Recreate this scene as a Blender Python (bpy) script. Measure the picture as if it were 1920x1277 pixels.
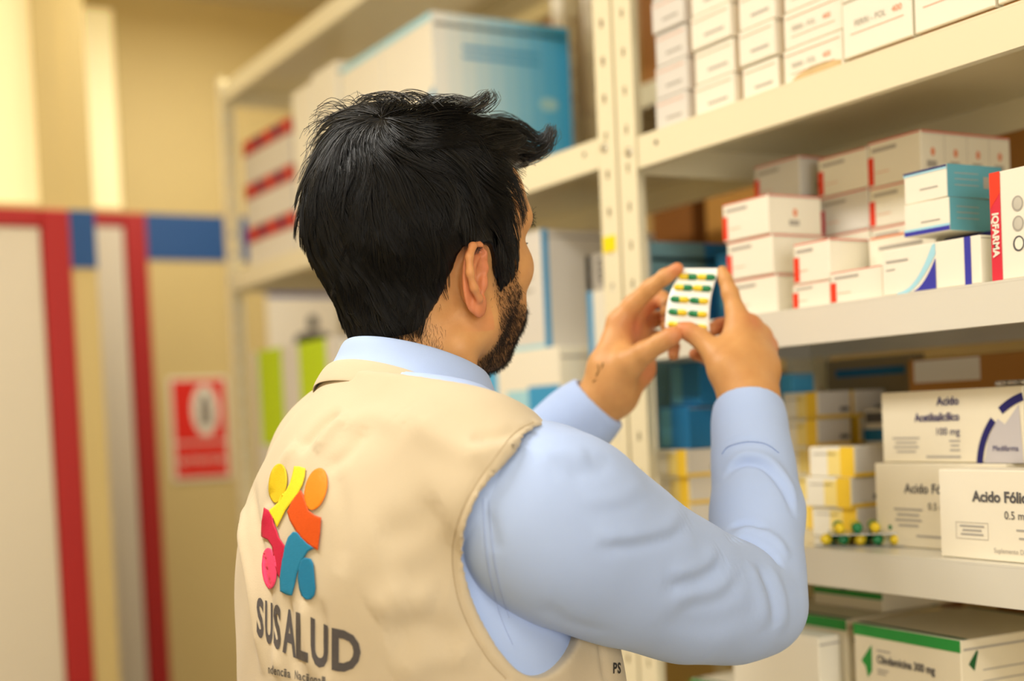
import bpy, bmesh, math, random
import numpy as np
from mathutils import Vector, Matrix
from mathutils.bvhtree import BVHTree

random.seed(7)
rng = np.random.default_rng(7)
for o in list(bpy.data.objects):
    bpy.data.objects.remove(o)
scene = bpy.context.scene
COL = scene.collection

# ------------------------------------------------------------------ camera
# World: +Y runs along the shelf front, +X goes into the shelves, Z up, metres.
W_PX, H_PX, F_PX, CX, CY = 1920, 1277, 2500.0, 960.0, 873.5
CAM = np.array([0.0, 0.0, 1.40])
def cam_basis(yaw, pitch, roll):
    f = np.array([math.sin(yaw) * math.cos(pitch), math.cos(yaw) * math.cos(pitch), math.sin(pitch)])
    r = np.array([math.cos(yaw), -math.sin(yaw), 0.0])
    u = np.cross(r, f)
    c, s = math.cos(roll), math.sin(roll)
    return c * r + s * u, -s * r + c * u, f
RIGHT, UPV, FWD = cam_basis(math.radians(29.9), math.radians(-2.0), math.radians(-2.6))
def P(x, y, d):
    return CAM + FWD * d + RIGHT * ((x - CX) / F_PX * d) - UPV * ((y - CY) / F_PX * d)
def ray_dir(x, y):
    v = FWD + RIGHT * ((x - CX) / F_PX) - UPV * ((y - CY) / F_PX)
    return v / np.linalg.norm(v)
cam_data = bpy.data.cameras.new('camera')
cam = bpy.data.objects.new('camera', cam_data)
COL.objects.link(cam)
cam_data.sensor_width = 36.0
cam_data.sensor_fit = 'HORIZONTAL'
cam_data.lens = F_PX / W_PX * 36.0
cam_data.shift_y = (CY - H_PX / 2) / W_PX
cam_data.clip_start = 0.02
M = Matrix.Identity(4)
for i in range(3):
    M[i][0], M[i][1], M[i][2], M[i][3] = RIGHT[i], UPV[i], -FWD[i], CAM[i]
cam.matrix_world = M
cam_data.dof.use_dof = True
cam_data.dof.focus_distance = 1.19
cam_data.dof.aperture_fstop = 2.4
scene.camera = cam

# ------------------------------------------------------------------ light
scene.view_settings.view_transform = 'Standard'
scene.view_settings.look = 'None'
scene.view_settings.gamma = 1.0
scene.view_settings.use_curve_mapping = False
scene.view_settings.exposure = -0.02
world = bpy.data.worlds.new('world')
scene.world = world
world.use_nodes = True
world.node_tree.nodes['Background'].inputs[0].default_value = (1.0, 0.95, 0.86, 1)
world.node_tree.nodes['Background'].inputs[1].default_value = 0.25
LAMP_COLOR = (1.0, 0.965, 0.90)
CEIL_Z = 2.72
LAMPS = [  # x, y, size x, size y, watts
    (-0.30, -0.45, 0.30, 1.20, 17.0),
    (-0.15, 1.55, 0.30, 1.20, 31.0),
    (1.20, 3.20, 0.50, 0.30, 12.0),  # unseen lamp added to brighten the back wall and shelf end
]

# unseen window added in the wall behind the camera, giving soft frontal fill
FILL_WIN = dict(x0=-1.25, x1=0.75, z0=0.95, z1=2.25, watts=31.0, color=(1.0, 0.985, 0.955))

# ------------------------------------------------------------------ helpers
def lin(c):
    return tuple(((v / 255.0) / 12.92 if v <= 10 else ((v / 255.0 + 0.055) / 1.055) ** 2.4) for v in c)
MATS = {}
def mat(name, rgb, rough=0.5, spec=0.5, metal=0.0, noise=None, bump=None, sheen=0.0, sss=0.0, coat=0.0,
        emit=None, alpha=None, aniso=None):
    """noise=(scale, amount) mottles the colour; bump=(scale, strength, distance) gives fine relief."""
    if name in MATS:
        return MATS[name]
    m = bpy.data.materials.new(name)
    m.use_nodes = True
    nt = m.node_tree
    b = nt.nodes['Principled BSDF']
    c = lin(rgb)
    b.inputs['Base Color'].default_value = (*c, 1)
    b.inputs['Roughness'].default_value = rough
    b.inputs['Specular IOR Level'].default_value = spec
    b.inputs['Metallic'].default_value = metal
    b.inputs['Sheen Weight'].default_value = sheen
    b.inputs['Coat Weight'].default_value = coat
    if sss:
        b.inputs['Subsurface Weight'].default_value = sss
        b.inputs['Subsurface Radius'].default_value = (0.012, 0.005, 0.003)
        b.inputs['Subsurface Scale'].default_value = 0.6
    if emit:
        b.inputs['Emission Color'].default_value = (*lin(emit[0]), 1)
        b.inputs['Emission Strength'].default_value = emit[1]
    tc = None
    if noise or bump:
        tc = nt.nodes.new('ShaderNodeTexCoord')
    if noise:
        n = nt.nodes.new('ShaderNodeTexNoise')
        n.inputs['Scale'].default_value = noise[0]
        n.inputs['Detail'].default_value = 4
        nt.links.new(tc.outputs['Object'], n.inputs['Vector'])
        mx = nt.nodes.new('ShaderNodeMix')
        mx.data_type = 'RGBA'
        mx.inputs[6].default_value = (*[v * (1 - noise[1]) for v in c], 1)
        mx.inputs[7].default_value = (*[min(1, v * (1 + noise[1])) for v in c], 1)
        nt.links.new(n.outputs['Fac'], mx.inputs[0])
        nt.links.new(mx.outputs[2], b.inputs['Base Color'])
    if bump:
        n2 = nt.nodes.new('ShaderNodeTexNoise')
        n2.inputs['Scale'].default_value = bump[0]
        n2.inputs['Detail'].default_value = 3
        nt.links.new(tc.outputs['Object'], n2.inputs['Vector'])
        bp = nt.nodes.new('ShaderNodeBump')
        bp.inputs['Strength'].default_value = bump[1]
        bp.inputs['Distance'].default_value = bump[2]
        nt.links.new(n2.outputs['Fac'], bp.inputs['Height'])
        nt.links.new(bp.outputs['Normal'], b.inputs['Normal'])
    MATS[name] = m
    return m

def obj(name, me, m=None, parent=None, loc=None, rz=None):
    o = bpy.data.objects.new(name, me)
    COL.objects.link(o)
    if m is not None and me is not None and len(me.materials) == 0:
        me.materials.append(m)
    if parent is not None:
        o.parent = parent
    if loc is not None:
        o.location = loc
    if rz is not None:
        o.rotation_euler[2] = rz
    return o
def tag(o, label, cat, group=None, kind=None):
    o['label'] = label
    o['category'] = cat
    if group:
        o['group'] = group
    if kind:
        o['kind'] = kind
    return o
def struct(o):
    o['kind'] = 'structure'
    return o
def empty(name, loc=(0, 0, 0), rz=0.0):
    o = bpy.data.objects.new(name, None)
    COL.objects.link(o)
    o.location = loc
    o.rotation_euler[2] = rz
    return o
def mesh_from(name, v, f, smooth=False):
    me = bpy.data.meshes.new(name)
    me.from_pydata([tuple(map(float, p)) for p in v], [], [tuple(q) for q in f])
    me.update()
    if smooth:
        me.shade_smooth()
    return me
def box_bm(bm, x0, x1, y0, y1, z0, z1, bevel=0.0):
    vs = [bm.verts.new((x, y, z)) for x in (x0, x1) for y in (y0, y1) for z in (z0, z1)]
    idx = [(0, 1, 3, 2), (4, 6, 7, 5), (0, 4, 5, 1), (2, 3, 7, 6), (0, 2, 6, 4), (1, 5, 7, 3)]
    fs = [bm.faces.new([vs[i] for i in q]) for q in idx]
    if bevel:
        es = list({e for f in fs for e in f.edges})
        bmesh.ops.bevel(bm, geom=es, offset=bevel, segments=1, affect='EDGES')
def bm_mesh(name, bm, smooth=False):
    bmesh.ops.recalc_face_normals(bm, faces=bm.faces)
    me = bpy.data.meshes.new(name)
    bm.to_mesh(me)
    bm.free()
    if smooth:
        me.shade_smooth()
    return me
def box_mesh(name, x0, x1, y0, y1, z0, z1, bevel=0.0):
    bm = bmesh.new()
    box_bm(bm, x0, x1, y0, y1, z0, z1, bevel)
    return bm_mesh(name, bm)
def cyl_bm(bm, p0, p1, r0, r1=None, n=12, caps=True):
    r1 = r0 if r1 is None else r1
    p0, p1 = Vector(p0), Vector(p1)
    d = (p1 - p0).normalized()
    a = d.orthogonal().normalized()
    b = d.cross(a)
    A, B = [], []
    for i in range(n):
        t = 2 * math.pi * i / n
        k = a * math.cos(t) + b * math.sin(t)
        A.append(bm.verts.new(p0 + k * r0))
        B.append(bm.verts.new(p1 + k * r1))
    for i in range(n):
        j = (i + 1) % n
        bm.faces.new((A[i], A[j], B[j], B[i]))
    if caps:
        bm.faces.new(A[::-1])
        bm.faces.new(B)
def tube_mesh(name, pts, r, n=6, closed=False):
    """tube along a polyline; r is a number or one per point"""
    pts = np.asarray(pts, float)
    k = len(pts)
    rr = np.full(k, r) if np.isscalar(r) else np.asarray(r, float)
    tg = np.gradient(pts, axis=0)
    tg /= np.linalg.norm(tg, axis=1)[:, None] + 1e-12
    v, f = [], []
    a = np.cross(tg[0], (0.3, 0.5, 0.81))
    for i in range(k):
        a = a - tg[i] * (a @ tg[i])
        a /= np.linalg.norm(a) + 1e-12
        b = np.cross(tg[i], a)
        for j in range(n):
            t = 2 * math.pi * j / n
            v.append(pts[i] + rr[i] * (a * math.cos(t) + b * math.sin(t)))
    for i in range(k - 1):
        for j in range(n):
            f.append((i * n + j, i * n + (j + 1) % n, (i + 1) * n + (j + 1) % n, (i + 1) * n + j))
    f.append(tuple(range(n))[::-1])
    f.append(tuple((k - 1) * n + j for j in range(n)))
    return mesh_from(name, v, f, True)
def text_mesh(body, size, align='LEFT', bold=0.0, shear=0.0, sx=1.0):
    cu = bpy.data.curves.new('lettering', 'FONT')
    cu.body = body
    cu.size = size
    cu.align_x = align
    cu.offset = bold
    cu.shear = shear
    cu.resolution_u = 3
    o = bpy.data.objects.new('lettering', cu)
    COL.objects.link(o)
    dg = bpy.context.evaluated_depsgraph_get()
    me = bpy.data.meshes.new_from_object(o.evaluated_get(dg))
    bpy.data.objects.remove(o)
    if sx != 1.0:
        me.transform(Matrix.Diagonal((sx, 1, 1, 1)))
    me.name = 'lettering'
    return me

# ------------------------------------------------------------------ materials of the place
WALL = mat('wall_tan_paint', (214, 190, 128), 0.6, 0.3, noise=(1.6, 0.04), bump=(60, 0.08, 0.002))
WALL_BLUE = mat('wall_blue_paint', (40, 84, 140), 0.5, 0.35, noise=(5, 0.05))
RED_FRAME = mat('red_frame_paint', (178, 38, 36), 0.45, 0.4, noise=(4, 0.06))
DOOR_WHITE = mat('door_off_white', (226, 214, 190), 0.45, 0.4, noise=(2, 0.03))
GLOW_PANEL = mat('glowing_cream_panel', (250, 238, 190), 0.5, 0.4, noise=(2.5, 0.04), emit=((255, 228, 160), 0.35))  # own glow added to make the panel above each door bright
CEIL = mat('ceiling_plaster', (232, 220, 186), 0.8, 0.2, noise=(3, 0.03))
FLOOR = mat('floor_tile_grey', (150, 142, 128), 0.35, 0.4, noise=(6, 0.08))
CREAM = mat('cream_enamel_steel', (240, 230, 197), 0.30, 0.5, noise=(3, 0.03), bump=(300, 0.04, 0.001))
LIP = mat('pale_grey_enamel_steel', (226, 221, 206), 0.28, 0.5, noise=(3, 0.03))
STEEL = mat('zinc_bolt', (205, 200, 185), 0.3, 0.5, metal=0.8)
CARD = mat('brown_cardboard', (176, 124, 62), 0.75, 0.2, noise=(9, 0.1))
WHITE = mat('white_carton', (246, 240, 222), 0.5, 0.35, noise=(5, 0.02))
GREYW = mat('pale_grey_carton', (226, 221, 212), 0.5, 0.35, noise=(5, 0.02))
IVORY = mat('ivory_carton', (236, 226, 200), 0.55, 0.3, noise=(5, 0.02))
INK_RED = mat('red_print', (238, 66, 40), 0.5, 0.3, noise=(30, 0.05))
INK_RUST = mat('pale_orange_print', (236, 150, 110), 0.5, 0.3, noise=(30, 0.05))
INK_PINK = mat('crimson_print', (222, 52, 70), 0.5, 0.3, noise=(30, 0.05))
INK_NAVY = mat('navy_print', (38, 36, 100), 0.5, 0.3, noise=(30, 0.05))
INK_BLUE = mat('royal_blue_print', (62, 62, 170), 0.5, 0.3, noise=(30, 0.05))
INK_SKY = mat('sky_blue_print', (62, 160, 215), 0.5, 0.3, noise=(12, 0.06))
INK_PALE = mat('pale_aqua_print', (170, 222, 238), 0.5, 0.3, noise=(12, 0.04))
INK_GREY = mat('grey_print', (176, 170, 160), 0.6, 0.3, noise=(40, 0.06))
INK_DARK = mat('charcoal_print', (92, 90, 92), 0.6, 0.3, noise=(40, 0.06))
INK_BLACK = mat('black_print', (34, 34, 40), 0.6, 0.3, noise=(40, 0.06))
INK_GREEN = mat('green_print', (44, 150, 66), 0.5, 0.3, noise=(20, 0.06))
INK_DGREEN = mat('dark_green_print', (30, 92, 50), 0.5, 0.3, noise=(20, 0.06))
INK_YELLOW = mat('yellow_print', (250, 208, 60), 0.5, 0.3, noise=(20, 0.05))
INK_LIME = mat('lime_print', (196, 226, 20), 0.5, 0.3, noise=(12, 0.05))
TEAL = mat('teal_carton', (96, 166, 184), 0.5, 0.35, noise=(8, 0.05))
DEEPTEAL = mat('deep_blue_carton', (28, 112, 164), 0.5, 0.35, noise=(8, 0.08))
SKYBOX = mat('sky_blue_carton', (84, 182, 236), 0.45, 0.35, noise=(6, 0.05))
SIGN_RED = mat('sign_red', (230, 44, 34), 0.4, 0.4, noise=(10, 0.05))
SIGN_WHITE = mat('sign_white', (242, 232, 210), 0.4, 0.4, noise=(10, 0.03))
LAMP_GLOW = mat('lamp_diffuser', (255, 250, 240), 0.5, 0.3, noise=(3, 0.01), emit=((255, 240, 210), 2.2))
LAMP_BODY = mat('lamp_housing', (235, 232, 225), 0.4, 0.4, noise=(3, 0.02))

# ------------------------------------------------------------------ room
X_L, X_R, Y_F, Y_B = -1.55, 2.45, -1.9, 4.0
struct(obj('floor', box_mesh('floor', X_L, X_R, Y_F, Y_B, -0.05, 0.0), FLOOR))
struct(obj('ceiling', box_mesh('ceiling', X_L, X_R, Y_F, Y_B, CEIL_Z, CEIL_Z + 0.05), CEIL))
struct(obj('wall_left', box_mesh('wall', X_L - 0.1, X_L, Y_F, Y_B, 0, CEIL_Z), WALL))
struct(obj('wall_right', box_mesh('wall', X_R, X_R + 0.1, Y_F, Y_B, 0, CEIL_Z), WALL))
bm = bmesh.new()
box_bm(bm, X_L, FILL_WIN['x0'], Y_F - 0.1, Y_F, 0, CEIL_Z)
box_bm(bm, FILL_WIN['x1'], X_R, Y_F - 0.1, Y_F, 0, CEIL_Z)
box_bm(bm, FILL_WIN['x0'], FILL_WIN['x1'], Y_F - 0.1, Y_F, 0, FILL_WIN['z0'])
box_bm(bm, FILL_WIN['x0'], FILL_WIN['x1'], Y_F - 0.1, Y_F, FILL_WIN['z1'], CEIL_Z)
struct(obj('wall_front', bm_mesh('wall', bm), WALL))
wf = struct(empty('added_fill_window', (0, Y_F, 0)))  # made-up window that carries the added fill light
for k in range(4):
    xx = FILL_WIN['x0'] + (FILL_WIN['x1'] - FILL_WIN['x0']) * k / 3
    obj('mullion', box_mesh('mullion', xx - 0.02, xx + 0.02, -0.07, -0.03, FILL_WIN['z0'], FILL_WIN['z1']), LAMP_BODY, wf)
for zz in (FILL_WIN['z0'] + 0.02, FILL_WIN['z1'] - 0.02):
    obj('window_rail', box_mesh('rail', FILL_WIN['x0'], FILL_WIN['x1'], -0.07, -0.03, zz - 0.02, zz + 0.02), LAMP_BODY, wf)
obj('pane', box_mesh('pane', FILL_WIN['x0'], FILL_WIN['x1'], -0.085, -0.078, FILL_WIN['z0'], FILL_WIN['z1']), mat('glowing_fill_pane', (245, 245, 240), 0.4, 0.4, noise=(2, 0.01), emit=((255, 252, 245), 1.6)), wf)  # pane glows as part of the added fill
wl = bpy.data.lights.new('window_fill_light', 'AREA')
wl.shape = 'RECTANGLE'
wl.size, wl.size_y, wl.energy, wl.color = FILL_WIN['x1'] - FILL_WIN['x0'] - 0.1, FILL_WIN['z1'] - FILL_WIN['z0'] - 0.1, FILL_WIN['watts'], FILL_WIN['color']
lo = obj('window_fill_light', wl, None, wf, ((FILL_WIN['x0'] + FILL_WIN['x1']) / 2, -0.02, (FILL_WIN['z0'] + FILL_WIN['z1']) / 2))
lo.rotation_euler = (math.pi / 2, 0, 0)
lo.scale = (1, 1, 1)
def wall_with_door(name, y, x_end, fx0, fx1, door_w, thick, door_name, panel_name, x_start, zt=2.062):
    """wall facing -Y with a red framed white door whose frame's right post spans fx0..fx1"""
    dl = fx0 - door_w           # left side of the leaf
    bm = bmesh.new()
    box_bm(bm, fx1, x_end, y, y + thick, 0, CEIL_Z)                      # right of the door
    box_bm(bm, x_start, dl - (fx1 - fx0), y, y + thick, 0, CEIL_Z)       # left of the door
    box_bm(bm, dl - (fx1 - fx0), fx1, y, y + thick, 2.68, CEIL_Z)        # lintel above the glowing panel
    w = struct(obj(name, bm_mesh('wall', bm), WALL))
    obj('painted_stripe', box_mesh('stripe', fx1 + 0.001, x_end, y - 0.003, y + 0.001, zt - 0.137, zt + 0.001), WALL_BLUE, w)
    obj('painted_stripe', box_mesh('stripe', x_start, dl - (fx1 - fx0) - 0.001, y - 0.003, y + 0.001, zt - 0.137, zt + 0.001), WALL_BLUE, w)
    d = struct(empty(door_name, (0, y, 0)))
    obj('door_leaf', box_mesh('leaf', dl + 0.002, fx0 - 0.002, -0.008, 0.03, 0.01, zt - 0.044, 0.003), DOOR_WHITE, d)
    obj('door_jamb', box_mesh('jamb', fx0, fx1, -0.012, 0.07, 0, zt, 0.004), RED_FRAME, d)
    obj('door_jamb', box_mesh('jamb', dl - (fx1 - fx0), dl, -0.012, 0.07, 0, zt, 0.004), RED_FRAME, d)
    obj('door_head', box_mesh('head', dl, fx0, -0.012, 0.07, zt - 0.042, zt, 0.004), RED_FRAME, d)
    bm = bmesh.new()
    cyl_bm(bm, (dl + 0.09, -0.05, 1.02), (dl + 0.09, 0.0, 1.02), 0.012)
    cyl_bm(bm, (dl + 0.08, -0.05, 1.02), (dl + 0.20, -0.05, 1.02), 0.009)
    obj('door_handle', bm_mesh('handle', bm), STEEL, d)
    wi = struct(empty(panel_name, (0, y, 0)))
    obj('pane', box_mesh('pane', dl - 0.03, fx0 + 0.005, 0.01, 0.02, zt + 0.013, 2.66), GLOW_PANEL, wi)
    bm = bmesh.new()
    box_bm(bm, fx0 + 0.005, fx1, -0.004, 0.03, zt, 2.68)
    box_bm(bm, dl - (fx1 - fx0), dl - 0.03, -0.004, 0.03, zt, 2.68)
    box_bm(bm, dl - 0.03, fx0 + 0.005, -0.004, 0.03, 2.66, 2.68)
    box_bm(bm, dl - 0.03, fx0 + 0.005, -0.004, 0.03, zt, zt + 0.013)
    obj('panel_frame', bm_mesh('frame', bm), WALL, wi)
    return w
wall_with_door('wall_back', Y_B, X_R, 1.010, 1.076, 0.80, 0.1, 'door_1', 'glow_panel_1', X_L)
# made-up nearer partition and second door, added to fill the left edge strip
wall_with_door('wall_added_partition', 3.30, 0.766, 0.638, 0.704, 0.80, 0.1, 'door_added', 'glow_panel_2', X_L, 1.947)
for i, (x, y, sx, sy, wt) in enumerate(LAMPS):
    lab = ['long ceiling lamp behind the camera', 'long ceiling lamp over the aisle beside the shelves', 'added short ceiling lamp lighting the back wall near the red framed door'][i]
    e = tag(empty('ceiling_lamp', (x, y, CEIL_Z)), lab, 'lamp')
    bm = bmesh.new()
    box_bm(bm, -sx / 2 - 0.02, sx / 2 + 0.02, -sy / 2 - 0.02, sy / 2 + 0.02, -0.05, 0.0, 0.004)
    obj('housing', bm_mesh('housing', bm), LAMP_BODY, e)
    obj('diffuser', box_mesh('diffuser', -sx / 2, sx / 2, -sy / 2, sy / 2, -0.062, -0.05, 0.003), LAMP_GLOW, e)
    ld = bpy.data.lights.new('lamp_light', 'AREA')
    ld.shape = 'RECTANGLE'
    ld.size, ld.size_y, ld.energy, ld.color = sx, sy, wt, LAMP_COLOR
    lo = obj('lamp_light', ld, None, e, (0, 0, -0.07))

# signs on the back wall
def sign_plate(name, x0, x1, z0, z1, label, y=Y_B - 0.004, cat='sign', m=SIGN_WHITE):
    e = tag(obj(name, box_mesh('plate', 0, x1 - x0, -0.002, 0.002, 0, z1 - z0), m, None, (x0, y, z0)), label, cat)
    return e
def flat_poly(pts, y=-0.003):
    """polygon in the x,z plane facing -Y"""
    return mesh_from('print', [(p[0], y, p[1]) for p in pts], [tuple(range(len(pts)))])
def rect(x0, x1, z0, z1):
    return [(x0, z0), (x1, z0), (x1, z1), (x0, z1)]
def ell(cx, cz, rx, rz, n=28):
    return [(cx + rx * math.cos(2 * math.pi * i / n), cz + rz * math.sin(2 * math.pi * i / n)) for i in range(n)]
def text_on_x(body, size, x, z, parent, m, y=-0.003, align='CENTER', bold=0.0):
    me = text_mesh(body, size, align, bold)
    o = obj('lettering', me, m, parent)
    o.matrix_local = Matrix(((1, 0, 0, x), (0, 0, -1, y), (0, 1, 0, z), (0, 0, 0, 1)))
    return o
s = sign_plate('safety_sign', 1.118, 1.300, 1.258, 1.572, 'red and white extinguisher sign on the tan wall beside the red door frame')
obj('sign_field', flat_poly(rect(0.010, 0.172, 0.118, 0.304)), SIGN_RED, s)
obj('sign_field', flat_poly(rect(0.010, 0.172, 0.010, 0.112)), SIGN_RED, s)
obj('sign_picture', flat_poly(ell(0.108, 0.212, 0.042, 0.078), -0.0040), SIGN_WHITE, s)
obj('sign_picture', flat_poly(rect(0.090, 0.126, 0.165, 0.235), -0.0050), mat('sign_grey', (150, 140, 125), 0.5, 0.3, noise=(9, 0.1)), s)
obj('sign_picture', flat_poly(rect(0.100, 0.116, 0.235, 0.262), -0.0050), INK_BLACK, s)
text_on_x('EXTINTOR', 0.030, 0.091, 0.050, s, SIGN_WHITE, -0.0045)
s = sign_plate('wall_poster', 1.440, 1.760, 1.50, 1.838, 'white poster with a blue top band and a dark figure on the back wall')
obj('poster_band', flat_poly(rect(0.0, 0.32, 0.315, 0.338)), mat('poster_blue', (70, 84, 140), 0.5, 0.3, noise=(9, 0.05)), s)
obj('poster_figure', flat_poly(ell(0.150, 0.236, 0.018, 0.022), -0.0040), INK_BLACK, s)
obj('poster_figure', flat_poly([(0.085, 0.165), (0.215, 0.165), (0.210, 0.192), (0.178, 0.205), (0.122, 0.205), (0.090, 0.192)], -0.0040), INK_BLACK, s)

# ------------------------------------------------------------------ shelving
def slotted_post(height, sy):
    """angle iron; front face in the plane x=0 from y=0 to y=sy*0.040, side face in y=0 going into +x"""
    w, t, pitch = 0.040, 0.0018, 0.0515
    rows = [0.0]
    z = 0.03
    holes = []
    while z + 0.02 < height:
        rows += [z - 0.006, z + 0.006]
        holes.append(len(rows) - 2)
        z += pitch
    rows.append(height)
    cols = [0.0, w * 0.42, w * 0.60, w]
    v, f = [], []
    def plate(fn):
        b = len(v)
        for r in rows:
            for c in cols:
                v.append(fn(c, r))
        n = len(cols)
        for i in range(len(rows) - 1):
            for j in range(n - 1):
                if i in holes and j == 1:
                    continue
                f.append((b + i * n + j, b + i * n + j + 1, b + (i + 1) * n + j + 1, b + (i + 1) * n + j))
    plate(lambda c, r: (0.0, sy * c, r))
    plate(lambda c, r: (c, 0.0, r))
    me = mesh_from('post', v, f)
    bm = bmesh.new()
    bm.from_mesh(me)
    bmesh.ops.remove_doubles(bm, verts=bm.verts, dist=1e-5)
    bmesh.ops.recalc_face_normals(bm, faces=bm.faces)
    bm.to_mesh(me)
    bm.free()
    return me
def shelf_mesh(dx, dy, lip=0.042):
    """deck with a folded lip all round; origin at the front right corner, top of the deck at z=0"""
    t = 0.002
    bm = bmesh.new()
    box_bm(bm, 0, dx, 0, dy, -0.0025, 0.0)
    box_bm(bm, 0, t, 0, dy, -lip, -0.0026)
    box_bm(bm, t + 0.0001, 0.012, 0, dy, -lip, -lip + t)     # return fold under the front lip
    box_bm(bm, dx - t, dx, 0, dy, -lip, -0.0026)
    box_bm(bm, t + 0.0001, dx - t - 0.0001, 0, t, -lip, -0.0026)
    box_bm(bm, t + 0.0001, dx - t - 0.0001, dy - t, dy, -lip, -0.0026)
    return bm_mesh('shelf', bm)
def bolt_mesh():
    bm = bmesh.new()
    cyl_bm(bm, (0, 0, 0), (-0.003, 0, 0), 0.007, 0.005, 10)
    return bm_mesh('bolt', bm)
BOLT = bolt_mesh()
HOLE = mat('dark_slot', (70, 62, 44), 0.8, 0.2, noise=(30, 0.1))
def unit(label, x0, y0, y1, depth, height, levels, lip_mats, group='steel shelving units'):
    e = tag(empty('shelving_unit', (x0, y0, 0)), label, 'shelf', group)
    dy = y1 - y0
    for (px, py, sx, sy) in ((0, 0, 1, 1), (0, dy, 1, -1), (depth, 0, -1, 1), (depth, dy, -1, -1)):
        me = slotted_post(height, sy)
        if sx < 0:
            me.transform(Matrix.Diagonal((-1, 1, 1, 1)))
            me.flip_normals()
        p = obj('post', me, CREAM, e, (px, py, 0))
        md = p.modifiers.new('thickness', 'SOLIDIFY')
        md.thickness = 0.0016
        md.offset = 0
    for z, lm in zip(levels, lip_mats):
        s = obj('shelf', shelf_mesh(depth - 0.006, dy - 0.006), lm, e, (0.003, 0.003, z))
        for yy in (0.022, dy - 0.028):
            obj('bolt', BOLT, STEEL, s, (-0.0045, yy, -0.018))
        for yy in (0.078, dy - 0.084):
            bm = bmesh.new()
            cyl_bm(bm, (0.0, yy, -0.016), (-0.0004, yy, -0.016), 0.0035, None, 10)
            obj('punched_hole', bm_mesh('hole', bm), HOLE, s)
    return e
XS, DEP = 1.05, 0.33
Z_TOP, Z_MID, Z_LOW, Z_BOT = 1.768, 1.512, 1.237, 0.985
unit('cream steel shelving unit on the right filled with medicine cartons', XS, 0.497, 1.497, DEP, 2.26,
     (2.24, Z_TOP, Z_MID, Z_LOW, Z_BOT, 0.55, 0.12), (CREAM, CREAM, LIP, LIP, CREAM, CREAM, CREAM))
Z2 = (2.24, 1.785, 1.245, 0.80, 0.12)
unit('cream steel shelving unit behind the man, further along the aisle', XS, 1.505, 3.185, DEP, 2.26, Z2, (CREAM,) * 5)
X2 = 1.47
unit('steel shelving unit of the row behind, seen between the two nearer posts', X2, 0.95, 2.20, 0.36, 2.5,
     (2.46, 2.005, 1.55, 1.10, 0.3), (CREAM,) * 5)
unit('steel shelving unit of the row behind, nearer the tan end wall', X2, 2.27, 3.35, 0.36, 2.5,
     (2.46, 2.005, 1.55, 1.10, 0.3), (CREAM,) * 5)
# yellow tape flag on the post
tag(obj('tape_flag', box_mesh('tape', -0.0008, 0.0, 0, 0.030, 0, 0.022), mat('yellow_tape', (252, 226, 10), 0.4, 0.4, noise=(20, 0.03)),
        None, (XS - 0.0012, 1.512, 1.624)), 'small bright yellow sticker on the double cream post', 'sticker')

# ------------------------------------------------------------------ cartons
class Carton:
    """closed carton; local x goes into the shelf, y to the left (seen from the aisle), z up"""
    def __init__(s, label, x, y, z, d, w, h, m=WHITE, rz=0.0, cat='carton', group=None, name='medicine_carton', flap=True):
        s.d, s.w, s.h = d, w, h
        s.o = tag(obj(name, box_mesh('carton', 0, d, 0, w, 0, h, min(0.0012, h * 0.03)), m, None, (x, y, z), rz), label, cat, group)
        if flap and h > 0.03:      # tuck flap of the end face
            s.e_rect(d * 0.02, d * 0.98, h * 0.93, h * 0.945, INK_GREY, 'flap_seam')
    def poly(s, pts, m, name, face):
        if face == 'f':
            v = [(-0.0005, s.w - p[0], p[1]) for p in pts]
        elif face == 'e':
            v = [(p[0], -0.0005, p[1]) for p in pts]
        else:
            v = [(p[1], s.w - p[0], s.h + 0.0005) for p in pts]
        return obj(name, mesh_from('print', v, [tuple(range(len(v)))]), m, s.o)
    def f_rect(s, u0, u1, v0, v1, m, name='printed_band'):
        return s.poly(rect(u0, u1, v0, v1), m, name, 'f')
    def e_rect(s, u0, u1, v0, v1, m, name='printed_band'):
        return s.poly(rect(u0, u1, v0, v1), m, name, 'e')
    def t_rect(s, u0, u1, v0, v1, m, name='printed_band'):
        return s.poly(rect(u0, u1, v0, v1), m, name, 't')
    def text(s, body, size, u, v, m, face='f', align='LEFT', bold=0.0, rot=0.0, sx=1.0):
        me = text_mesh(body, size, align, bold, 0.0, sx)
        o = obj('lettering', me, m, s.o)
        if face == 'f':
            b = Matrix(((0, 0, -1, -0.0008), (-1, 0, 0, s.w - u), (0, 1, 0, v), (0, 0, 0, 1)))
        else:
            b = Matrix(((1, 0, 0, u), (0, 0, -1, -0.0008), (0, 1, 0, v), (0, 0, 0, 1)))
        o.matrix_local = b @ Matrix.Rotation(rot, 4, 'Z')
        return o
    def lines(s, u0, u1, v, n, gap, th, m=INK_GREY, face='f', center=True):
        for i in range(n):
            k = (0.0, 0.22, 0.08, 0.3)[i % 4] * (u1 - u0) / 2
            a, b = (u0 + k, u1 - k) if center else (u0, u1 - 2 * k)
            s.poly(rect(a, b, v - i * gap, v - i * gap + th), m, 'small_print', face)

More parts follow.
